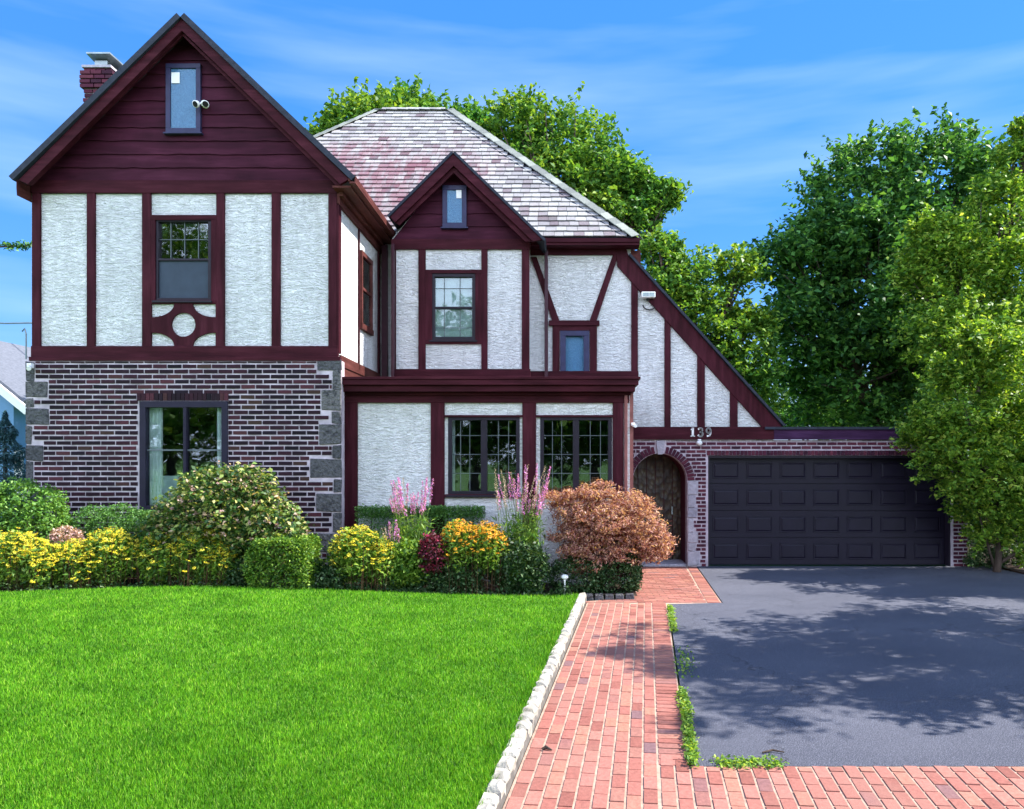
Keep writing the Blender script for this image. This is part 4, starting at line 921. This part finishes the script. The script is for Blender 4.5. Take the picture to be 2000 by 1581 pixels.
shrub('round_shrub', 'large round fresh green shrub at the left end of the bed', 'shrub', 50, 11.6, [L2_(45, 1010, 85, 72, 11.6, 60), L2_(85, 1040, 50, 60, 11.5, 50), L2_(-20, 1020, 70, 70, 11.7, 60)], 16000, .05, L_SHRUB)
shrub('low_hedge', 'low clipped green hedge between the round shrub and the big mixed shrub', 'hedge', 220, 11.75, [L2_(190, 1035, 48, 45, 11.75, 35), L2_(235, 1032, 60, 45, 11.75, 35), L2_(280, 1040, 45, 42, 11.75, 30)], 12000, .032, L_HEDGE, inner=.85)
shrub('mixed_shrub', 'tall domed shrub with yellow green leaves and faded pink blooms below the picture window', 'shrub', 450, 11.55, [L2_(425, 1010, 105, 88, 11.5, 65), L2_(520, 1050, 75, 90, 11.5, 55), L2_(350, 1055, 70, 70, 11.5, 50), L2_(470, 960, 70, 48, 11.5, 45)], 17000, .078, L_HYD, .05, lump=.1, extra=('bloom', 210, .036, P_PINK, .8))
def daisy(label, px, Y, lobes, npl, petal, gr, fl_n=170, sz=.041):
    x = X(px, Y); b = (x, Y, zb(x, Y)); o = thing('daisy_clump', label, 'flowers', b, gr)
    n = npl; P = fluff(shell(lobes, n//5, .35, .08), 5, .04); P = P[P[:, 2] > b[2]]; mesh_np('foliage', leaves(P, .07, .0, .36), 4, L_SUS, o)
    fl_n = int(fl_n*1.1); U = np.array(lobes); Vv = []; Dd = []; st_ = MB()
    for i in range(fl_n):
        l = U[rng.integers(len(U))]; a_ = rng.uniform(0, 2*np.pi); r = math.sqrt(rng.random())
        x_ = l[0]+l[3]*r*math.cos(a_)*1.02; y_ = l[1]+l[4]*r*math.sin(a_); z_ = l[2]+l[5]*math.sqrt(max(0, 1-r*r*.97))*rng.uniform(.82, 1.12)+rng.uniform(-.02, .05)
        if rng.random() < .28: z_ -= l[5]*rng.uniform(.1, .7); y_ -= l[4]*.3
        c = np.array([x_, y_, z_]); tilt = rng.normal(0, .35, 2); nn = np.array([tilt[0]+.1, tilt[1]-.35, 1.0]); nn /= np.linalg.norm(nn)
        t1 = np.cross(nn, [0, 1, .1]); t1 /= np.linalg.norm(t1); t2 = np.cross(nn, t1); R_ = sz*rng.uniform(.6, 1.05)
        for q in range(9):
            an = 2*np.pi*q/9; dr = t1*math.cos(an)+t2*math.sin(an); sd2 = -t1*math.sin(an)+t2*math.cos(an)
            Vv.append([c+dr*.008, c+dr*R_*.6+sd2*R_*.17, c+dr*R_-nn*R_*.22, c+dr*R_*.6-sd2*R_*.17])
        st_.lathe(tuple(c-nn*.002), [(.007, 0), (.008, .005), (.003, .009), (0, .010)], 6)
        if i % 3 == 0: st_.tube([(x_*.9+x*.1, y_, b[2]), tuple(c)], .0035, 4)
    f = mesh_np('petals', np.array(Vv), 4, petal, o); f['kind'] = 'stuff'
    s_ = st_.build('flower_centre', plain('flower_centre_brown', (.05, .025, .012), .9) if 'flower_centre_brown' not in bpy.data.materials else bpy.data.materials['flower_centre_brown'], o); s_['kind'] = 'stuff'
    return o
GD = 'clumps of yellow daisies along the bed'
daisy('bright yellow daisy clump at the left edge of the lawn', 45, 10.95, [L2_(30, 1100, 75, 58, 10.95, 48), L2_(80, 1110, 50, 48, 10.9, 40)], 9000, P_YEL, GD, 480)
daisy('sprawling bright yellow daisy clump in front of the low hedge', 190, 11.1, [L2_(150, 1105, 60, 45, 11.05, 42), L2_(215, 1090, 60, 52, 11.15, 42)], 9000, P_YEL, GD, 480)
daisy('yellow daisy clump in front of the big mixed shrub', 365, 11.25, [L2_(320, 1095, 55, 52, 11.25, 42), L2_(390, 1090, 60, 55, 11.25, 42), L2_(430, 1105, 35, 45, 11.25, 34)], 11000, P_YEL, GD, 560)
daisy('golden daisy clump right of the boxwood cube', 702, 11.4, [L2_(700, 1085, 55, 52, 11.4, 42), L2_(745, 1100, 30, 42, 11.4, 30)], 8000, P_YEL, GD, 400)
daisy('orange daisy clump left of the tall pink spikes', 925, 11.55, [L2_(900, 1072, 42, 50, 11.55, 36), L2_(950, 1072, 42, 46, 11.55, 36)], 8000, P_ORA, GD, 480)
# clipped boxwood
def box_shrub():
    Y = 11.3; x = X(555, Y); b = (x, Y, zb(x, Y)); o = thing('boxwood_shrub', 'square clipped yellow green boxwood between two daisy clumps', 'shrub', b)
    n = 15000; s = Y/F; hx, hy, z0, z1 = 64*s, .40, b[2], Z(1049, Y)
    u = rng.uniform(-1, 1, (n, 3)); ax = rng.integers(0, 3, n); sg = np.where(rng.random(n) < .5, -1, 1)
    for i in range(3): u[ax == i, i] = sg[ax == i]*rng.uniform(.84, 1.0, (ax == i).sum())
    u[:, 2] = np.where((ax == 2) & (u[:, 2] < 0), -u[:, 2], u[:, 2])
    k2 = np.abs(u); rr = (k2**5).sum(1)**(1/5); u /= np.maximum(rr, 1)[:, None]
    lm_ = 1+.07*np.sin(u[:, 0]*6+u[:, 2]*4)*np.cos(u[:, 1]*5+u[:, 0]*3)-.13*(np.abs(u[:, 0])**3)*(u[:, 2] > 0)
    P = np.stack([x+u[:, 0]*hx*lm_, Y+u[:, 1]*hy*lm_, (z0+z1)/2+u[:, 2]*lm_*(z1-z0)/2], 1)+rng.normal(0, .02, (n, 3))
    mesh_np('foliage', leaves(P, .042, .2, .55), 4, L_BOX, o)
    m = MB(); m.tube([(x, Y, z0-.02), (x+.02, Y, z0+.25), (x, Y, z1-.15)], [.03, .02, .01], 6); m.build('stem', BARK, o)
box_shrub()
def hedge(label, a, b, top, bot, Y, d):
    x0, x1, z0, z1 = X(a, Y), X(b, Y), .2, Z(top, Y); o = thing('low_hedge', label, 'hedge', ((x0+x1)/2, Y, .15))
    n = 15000; u = rng.uniform(0, 1, (n, 3)); t = rng.random(n)
    u[:, 2] = np.where(t < .45, rng.uniform(.85, 1, n), u[:, 2]); u[:, 1] = np.where(t > .45, rng.uniform(0, .15, n), u[:, 1])
    P = np.stack([x0+u[:, 0]*(x1-x0), Y-d/2+u[:, 1]*d, z0+u[:, 2]*(z1-z0)], 1)+rng.normal(0, .014, (n, 3))
    mesh_np('foliage', leaves(P, .035, .4, .6), 4, L_HEDGE, o); m = MB()
    for i in range(5): xx_ = x0+(x1-x0)*(i+.5)/5; m.tube([(xx_, Y, .12), (xx_+.03, Y, z1-.1)], [.015, .008], 5)
    m.build('stem', BARK, o)
hedge('low flat topped green hedge under the porch windows', 698, 945, 990, 1060, 12.45, .32)
# spiky perennials
def spikes(label, px, Y, w_, top, bloom_top, bloom_bot, n_sp, mat, dry, nleaf=5500):
    x = X(px, Y); b = (x, Y, zb(x, Y)); o = thing('flower_spike_clump', label, 'flowers', b, 'tall flower spikes in the bed'); s = Y/F
    st_ = MB(); Pl = []; Dry = []; nl = []
    for i in range(n_sp):
        bx = x+random.uniform(-.6, .6)*w_*s; ex_ = x+random.uniform(-1, 1)*w_*s; ey_ = Y+random.uniform(-.25, .25); ez_ = Z(random.uniform(top, bloom_top), Y)
        p0, p1 = Vector((bx, Y, b[2])), Vector((ex_, ey_, ez_)); md = p0.lerp(p1, .5)+Vector((random.uniform(-.03, .03), 0, 0)); st_.tube([p0, md, p1], [.006, .005, .002], 5)
        zlo = Z(bloom_bot, Y); L_ = max(.08, (ez_-zlo)*random.uniform(.5, 1)); arr = Dry if random.random() < dry else Pl
        nf = int(L_*170)
        for q in range(nf):
            t = 1-q/nf*min(1, L_/(ez_-md.z)); c = md.lerp(p1, t); w2 = .004+.014*(1-t)**.5; arr.append((c.x+random.gauss(0, w2), c.y+random.gauss(0, w2), c.z))
        for q in range(26):
            t = random.random(); c = p0.lerp(md, t*1.3); nl.append((c.x+random.gauss(0, .05), c.y+random.gauss(0, .05), c.z+random.gauss(0, .03)))
    stm = st_.build('stem', plain('green_stem', (.09, .15, .03), .7) if 'green_stem' not in bpy.data.materials else bpy.data.materials['green_stem'], o); stm['kind'] = 'stuff'
    if Pl: f = mesh_np('petals', leaves(np.array(Pl), .026, .2, .7), 4, mat, o); f['kind'] = 'stuff'
    if Dry: f = mesh_np('seed_heads', leaves(np.array(Dry), .02, .2, .6), 4, P_TAN, o); f['kind'] = 'stuff'
    V = leaves(np.array(nl*3)+rng.normal(0, .03, (len(nl)*3, 3)), .11, -.3, .16); mesh_np('foliage', V, 4, L_BOX, o)
spikes('tall purple flower spikes against the wide white stucco panel', 802, 11.7, 42, 930, 975, 1010, 34, P_PUR, .15)
spikes('tall pink and tan flower spikes below the middle porch post', 1020, 11.75, 58, 905, 980, 1010, 44, P_PUR, .5)
spikes('short dull purple spikes just right of the golden daisies', 768, 11.45, 16, 1015, 1040, 1060, 9, P_PUR, .3)
shrub('burgundy_plant', 'small burgundy leaved plant with red blooms beside the orange daisies', 'plant', 848, 11.45, [L2_(848, 1085, 30, 40, 11.45)], 2600, .05, L_RED, .03)
shrub('burgundy_plant', 'dusty pink sedum peeping between the two left daisy clumps', 'plant', 128, 11.35, [L2_(130, 1052, 28, 22, 11.35)], 2200, .04, P_PINK, .02)
shrub('leafy_plant', 'leafy green plant filling the bed between boxwood and golden daisies', 'plant', 640, 11.5, [L2_(760, 1110, 50, 38, 11.5, 30), L2_(800, 1100, 45, 42, 11.5, 30)], 6000, .06, L_SUS, .04)
shrub('leafy_plant', 'dark green leafy plant at the foot of the pink spikes', 'plant', 1010, 11.6, [L2_(1010, 1105, 62, 48, 11.6, 30), L2_(905, 1120, 40, 32, 11.5, 25), L2_(860, 1125, 40, 28, 11.5, 25)], 9000, .055, L_COVER, .04)
shrub('leafy_plant', 'dark leafy ground plant under the big mixed shrub', 'plant', 480, 11.25, [L2_(475, 1125, 30, 30, 11.25, 30), L2_(600, 1120, 30, 30, 11.4, 30), L2_(650, 1130, 25, 22, 11.3, 30)], 5000, .05, L_COVER, .04)
shrub('leafy_plant', 'dark speckled low plant beneath the copper maple', 'plant', 1170, 11.95, [L2_(1130, 1125, 60, 40, 11.85, 25), L2_(1200, 1125, 50, 42, 11.95, 25), L2_(1235, 1118, 18, 45, 12.1, 20)], 10000, .045, L_COVER, .03)
gc = []
for i in range(5200):
    px_ = rng.choice([rng.uniform(600, 1120), rng.uniform(-40, 1120)]); x_ = X(px_, 11.2); y_ = edge(x_)+abs(rng.normal(0, .13))+.02; gc.append((x_, y_, zb(x_, y_)+.03+rng.random()**2*(.10+.08*math.sin(px_*.11)+.05*math.sin(px_*.37))))
tag(mesh_np('ground_cover', leaves(np.array(gc), .05, .3, .5), 4, L_COVER), 'low mixed ground cover leaves along the front edge of the bed', 'ground cover', kind='stuff')
# copper maple
YJ = 12.1; x = X(1190, YJ)
tree('dome shaped copper leaved maple beside the arched entrance', (x, YJ, .03), [L2_(1180, 1030, 100, 75, YJ, 66), L2_(1255, 1035, 60, 65, YJ+.1, 50), L2_(1115, 1005, 48, 48, YJ, 45), L2_(1215, 1010, 80, 60, YJ, 55), L2_(1130, 1050, 55, 40, YJ-.1, 45), L2_(1165, 1075, 60, 34, YJ-.15, 40), L2_(1225, 1080, 45, 30, YJ-.1, 35), L2_(1150, 1100, 45, 22, YJ-.15, 35), L2_(1275, 1065, 38, 40, YJ, 35), L2_(1100, 975, 35, 22, YJ, 30), L2_(1160, 962, 45, 20, YJ, 35)], 2600, 13, .04, .062, L_MAPLE, .045, name='maple_tree', lump=.16, inner=.5, sub=7, asp=.28, up=.1, flat=.5)

# ================================================================== TREES
tree('broad green tree rising behind the slate roof, left of the roof ridge end', (X(800, 25), 25, -.05), [lob(700, 275, 75, 25), lob(785, 245, 62, 25, 1), lob(650, 295, 50, 25), lob(860, 290, 75, 25), lob(920, 265, 45, 25)], 420, 32, .22, .16, L_MID, .3, lump=.3, lf=1.2, spray=420, sub=4)
tree('tall sunlit green tree behind the right hip of the slate roof', (X(1130, 24), 24, -.05), [lob(1020, 270, 70, 24), lob(1095, 290, 80, 24, .5), lob(1160, 340, 75, 24), lob(1250, 365, 26, 24), lob(1080, 400, 100, 24), lob(1300, 385, 24, 24), lob(1225, 440, 50, 24), lob(1215, 350, 40, 24), lob(1245, 405, 42, 24), lob(1180, 400, 60, 24)], 520, 34, .2, .15, L_MID, .3, lump=.3, lf=1.2, spray=520, sub=4)
tree('lower green tree behind the sloping catslide gable', (X(1330, 23), 23, -.05), [lob(1290, 570, 50, 23), lob(1360, 570, 65, 23), lob(1290, 500, 38, 23), lob(1435, 535, 42, 23), lob(1460, 640, 40, 23), lob(1360, 660, 100, 23), lob(1440, 740, 80, 23), lob(1330, 740, 90, 23)], 520, 32, .2, .14, L_MID, .22, lump=.3, lf=1.2, spray=420, sub=4)
tree('big dark green maple behind the garage roof', (X(1702, 25), 25, -.05), [lob(1680, 420, 125, 25), lob(1835, 350, 95, 25), lob(1590, 520, 95, 25), lob(1740, 560, 160, 25), lob(1580, 650, 100, 25), lob(1660, 740, 120, 25), lob(1820, 700, 130, 25), lob(1900, 480, 100, 25, 1)], 1900, 34, .22, .15, L_DARK, .24, lump=.14, lf=1.45, spray=260)
tree('tall yellow green tree behind the right end of the garage', (X(1930, 19), 19, -.05), [lob(1930, 480, 100, 19), lob(1850, 500, 70, 19), lob(2010, 560, 120, 19), lob(1900, 600, 95, 19), lob(1820, 470, 45, 19), lob(1960, 400, 55, 19), lob(1985, 320, 36, 19), lob(2010, 260, 30, 19), lob(1800, 540, 40, 19), lob(1870, 670, 85, 18), lob(1990, 640, 90, 18)], 950, 28, .15, .11, L_YEL, .16, lump=.25, lf=1.15, spray=620, sub=8)
tree('leafy yellow green tree overhanging the right end of the garage door', (X(1945, 14.5), 14.5, -.05), [lob(1880, 780, 80, 14.3), lob(1960, 730, 95, 14.3), lob(2040, 800, 110, 14.3), lob(1815, 850, 52, 14.3), lob(1865, 900, 75, 14.2), lob(1940, 920, 90, 14.3), lob(2030, 950, 100, 14.3), lob(1925, 1010, 60, 14.4), lob(1985, 1040, 55, 14.5), lob(1910, 680, 45, 14.3)], 560, 46, .10, .085, L_YEL, .06, lump=.25, lf=1.15, spray=600, sub=8)
m = MB(); q0 = Vector((X(1945, 14.5), 14.5, 0)); m.tube([q0+Vector((0, 0, .12)), q0+Vector((.35, -.1, .38)), q0+Vector((.95, -.2, .62)), q0+Vector((1.5, -.2, 1.1))], [.035, .03, .026, .012], 7)
lt = [o for o in bpy.data.objects if o.get('label', '').startswith('leafy yellow green tree overhanging')][0]
m.build('low_limb', BARK, lt, True)
m = MB(); m.tube([q0+Vector((-.02, 0, .05)), q0+Vector((-.15, 0, .5)), q0+Vector((-.35, 0, 1.2))], [.03, .024, .012], 7); m.build('low_limb', BARK, lt, True)
shrub('leafy_plant', 'dark low plants around the small trunk right of the garage pier', 'plant', 1950, 15.0, [(X(1925, 15), 15, .12, .35, .3, .3), (X(1985, 15), 15.1, .15, .5, .3, .32), (X(1900, 15.6), 15.6, .3, .2, .2, .4)], 5000, .06, L_COVER, .04)
# background trees closing the view
for i, (px_, py_, r_, Y_, lb) in enumerate(((1560, 790, 70, 34, 'small distant green tree seen just above the garage fascia'), (1700, 800, 80, 36, 'distant green tree behind the maple trunk above the garage'), (1990, 780, 160, 34, 'distant green tree at the right edge behind the yellow green tree'), (1960, 980, 90, 20, 'dark shrub filling the gap right of the garage pier'))):
    tree(lb, (X(px_, Y_), Y_, -.05), [lob(px_, py_, r_, Y_), lob(px_-r_*.6, py_+30, r_*.7, Y_), lob(px_+r_*.6, py_+20, r_*.7, Y_)], 500, 22, r_*Y_/F*.12, r_*Y_/F*.075+.03, L_DARK if i == 3 else L_MID, .12)
# blue spruce and neighbour's house at the left edge
o = thing('blue_spruce', 'blue green spruce between the neighbouring house and the brick wing', 'tree', (X(10, 17), 17, 0))
P = []
for i in range(15000):
    t = rng.random()**.7; z = .6+2.6*(1-t); a_ = rng.uniform(0, 2*math.pi); r = 1.15*t*rng.uniform(.5, 1)*(1+.3*math.sin(z*14)); P.append((X(10, 17)+r*math.cos(a_), 17+r*math.sin(a_), z-r*.18))
mesh_np('crown', leaves(np.array(P), .09, .1, .25), 4, L_SPRUCE, o); m = MB(); m.tube([(X(10, 17), 17, -.05), (X(10, 17), 17, 3)], [.08, .02], 7); m.build('trunk', BARK, o)
o = thing('neighbour_house', 'pale blue neighbouring house with light grey shingle roof at the left edge', 'house', (-19, 24, 0))
NB = plain('pale_blue_siding', (.13, .26, .46), .7, 0, .05); NR = plain('grey_shingle', (.12, .13, .16), .8, 0, .25, 8, (1, 1, 6))
Yn = 23; xa, za = X(-120, Yn), Z(650, Yn); xe, zee = X(56, Yn), Z(792, Yn)
m = MB(); m.prism([[(2*xa-xe+.4, 0), (xe-.45, 0), (xe-.45, zee), (xa, za-.35), (2*xa-xe+.4, zee)]], Yn, Yn+9); m.build('wall', NB, o)
slope_slab(xe, zee, xa, za, Yn-.3, Yn+9.3, .16, 'roof', NR, o); slope_slab(2*xa-xe, zee, xa, za, Yn-.3, Yn+9.3, .16, 'roof', NR, o)
m = MB(); m.prism([pxl([(56, 796), (-120, 654), (-120, 672), (50, 810)], Yn-.35)], Yn-.4, Yn-.32); m.build('bargeboard', WHITE, o)
m = MB(); m.box(X(30, Yn), X(46, Yn), Yn-.06, Yn+.01, .6, 2.4); m.build('window', WHITE, o)
# power lines and service mast
o = thing('service_mast', 'thin curved conduit rising at the left corner of the brick wing', 'mast', (X(48, 12.9), 12.9, 3.6))
m = MB(); m.tube([(X(51, 12.9), 12.9, Z(702, 12.9)), (X(51, 12.9), 12.9, Z(652, 12.9)), (X(48, 12.9), 12.9, Z(642, 12.9)), (X(43, 12.9), 12.9, Z(648, 12.9))], .012, 6); m.build('pole', METAL, o)
m = MB(); m.tube([(-40, 26, Z(630, 26)+1), (X(10, 26), 26, Z(632, 26)), (X(64, 26), 26, Z(631, 26)), (X(300, 26), 26, Z(622, 26))], .03, 6); tag(m.build('power_line', plain('grey_cable', (.12, .17, .2), .6)), 'thick grey overhead cable left of the white wing', 'power line')
m = MB(); m.tube([(-40, 27, Z(690, 27)+.6), (X(60, 27), 27, Z(693, 27)), (X(250, 27), 27, Z(688, 27))], .012, 5); tag(m.build('power_line', bpy.data.materials['grey_cable']), 'thin lower overhead cable left of the brick wing', 'power line')
# tree whose branch tip shows left of the wing
tb = thing('tree', 'dark bare twig tip reaching in beside the left gable', 'tree', (X(-330, 20), 20, -.05))
P = fluff(np.array([(X(8+5*i, 20), 20, Z(478+(i % 3)*3, 20)) for i in range(11)]), 16, .06); P2 = fluff(np.array([(X(-300-60*(i % 3), 20)+rng.normal(0, .7), 20+rng.normal(0, 1), Z(440, 20)+rng.normal(0, 1.1)) for i in range(150)]), 20, .22)
mesh_np('crown', leaves(np.concatenate([P, P2]), .12, .3, .4), 4, L_DARK, tb); m = MB(); m.tube([(X(-330, 20), 20, -.05), (X(-300, 20), 20, Z(600, 20)), (X(-200, 20), 20, Z(490, 20)), (X(60, 20), 20, Z(480, 20))], [.25, .18, .08, .01], 8); m.build('trunk', BARK, tb)
# trees right of the frame that shade the drive
def shade_tree(label, bx, by, lobes, ncl, per, crad, size):
    return tree(label, (bx, by, -.05), lobes, ncl, per, crad, size, L_YEL, .2, lump=.25, inner=.1, sub=0, flat=.3, up=1.4)
shade_tree('tall airy tree right of the drive with twig tips entering the top right corner', 12.5, 8.6,
           [(8.2, 8.6, 6.6, 1.9, 2.1, .8), (7.2, 8.6, 5.2, 1.0, 1.9, .5), (9.8, 8.2, 5.6, 1.9, 2.4, .6), (10.8, 9.6, 6.4, 1.9, 2.2, .7), (11.2, 7.6, 5.4, 1.8, 1.5, .6), (9.6, 10.6, 5.0, 1.5, 1.3, .5), (7.6, 7.0, 3.6, 1.6, 1.0, .4), (13, 9, 8, 2.2, 2.0, 1)], 430, 95, .15, .11)
shade_tree('second tree right of the drive further towards the garden bed', 14.2, 13.6, [(10.6, 12.7, 5.4, 1.3, .35, .5), (12.4, 13.2, 6.5, 1.6, .6, .8), (14.5, 13.6, 7.4, 2, 1.5, 1), (9.6, 13.3, 2.6, .9, .3, .3)], 230, 80, .14, .11)
tw = []
for i in range(26): t = i/25; tw += [(X(2040-55*t, 13)+rng.normal(0, .06), 13, Z(180+150*t, 13)+rng.normal(0, .12))]
tw += [(X(1935+70*rng.random(), 13), 13, Z(230+90*rng.random(), 13)) for i in range(24)]
# street trees behind the camera, mirrored in the panes
for i, (x_, y_, s_, lb) in enumerate(((-19.5, -14, 1.0, 'street tree across the road, left one'), (-11, -15, 1.1, 'street tree across the road, second from the left'), (-4.5, -16, 1.1, 'street tree across the road, middle one'), (2, -15, 1.0, 'street tree across the road, right one'), (14, -18, 1.1, 'street tree across the road, far right one'))):
    tall = 1.5 if i == 0 else 1
    tree(lb, (x_, y_, -.05), [(x_, y_, 5*s_, 3.4*s_, 3*s_, 3*s_), (x_-2, y_, 3.6, 2.4, 2.4, 2.2), (x_+2, y_, 3.8, 2.4, 2.4, 2.4), (x_, y_, 8.2*s_*tall, 3.0, 2.6, 2.4)]+([(x_, y_, 11, 3.4, 3, 3)] if tall > 1 else []), 620, 22, .4, .36, L_MID, .3, sub=0, group='street trees across the road', lump=.2)
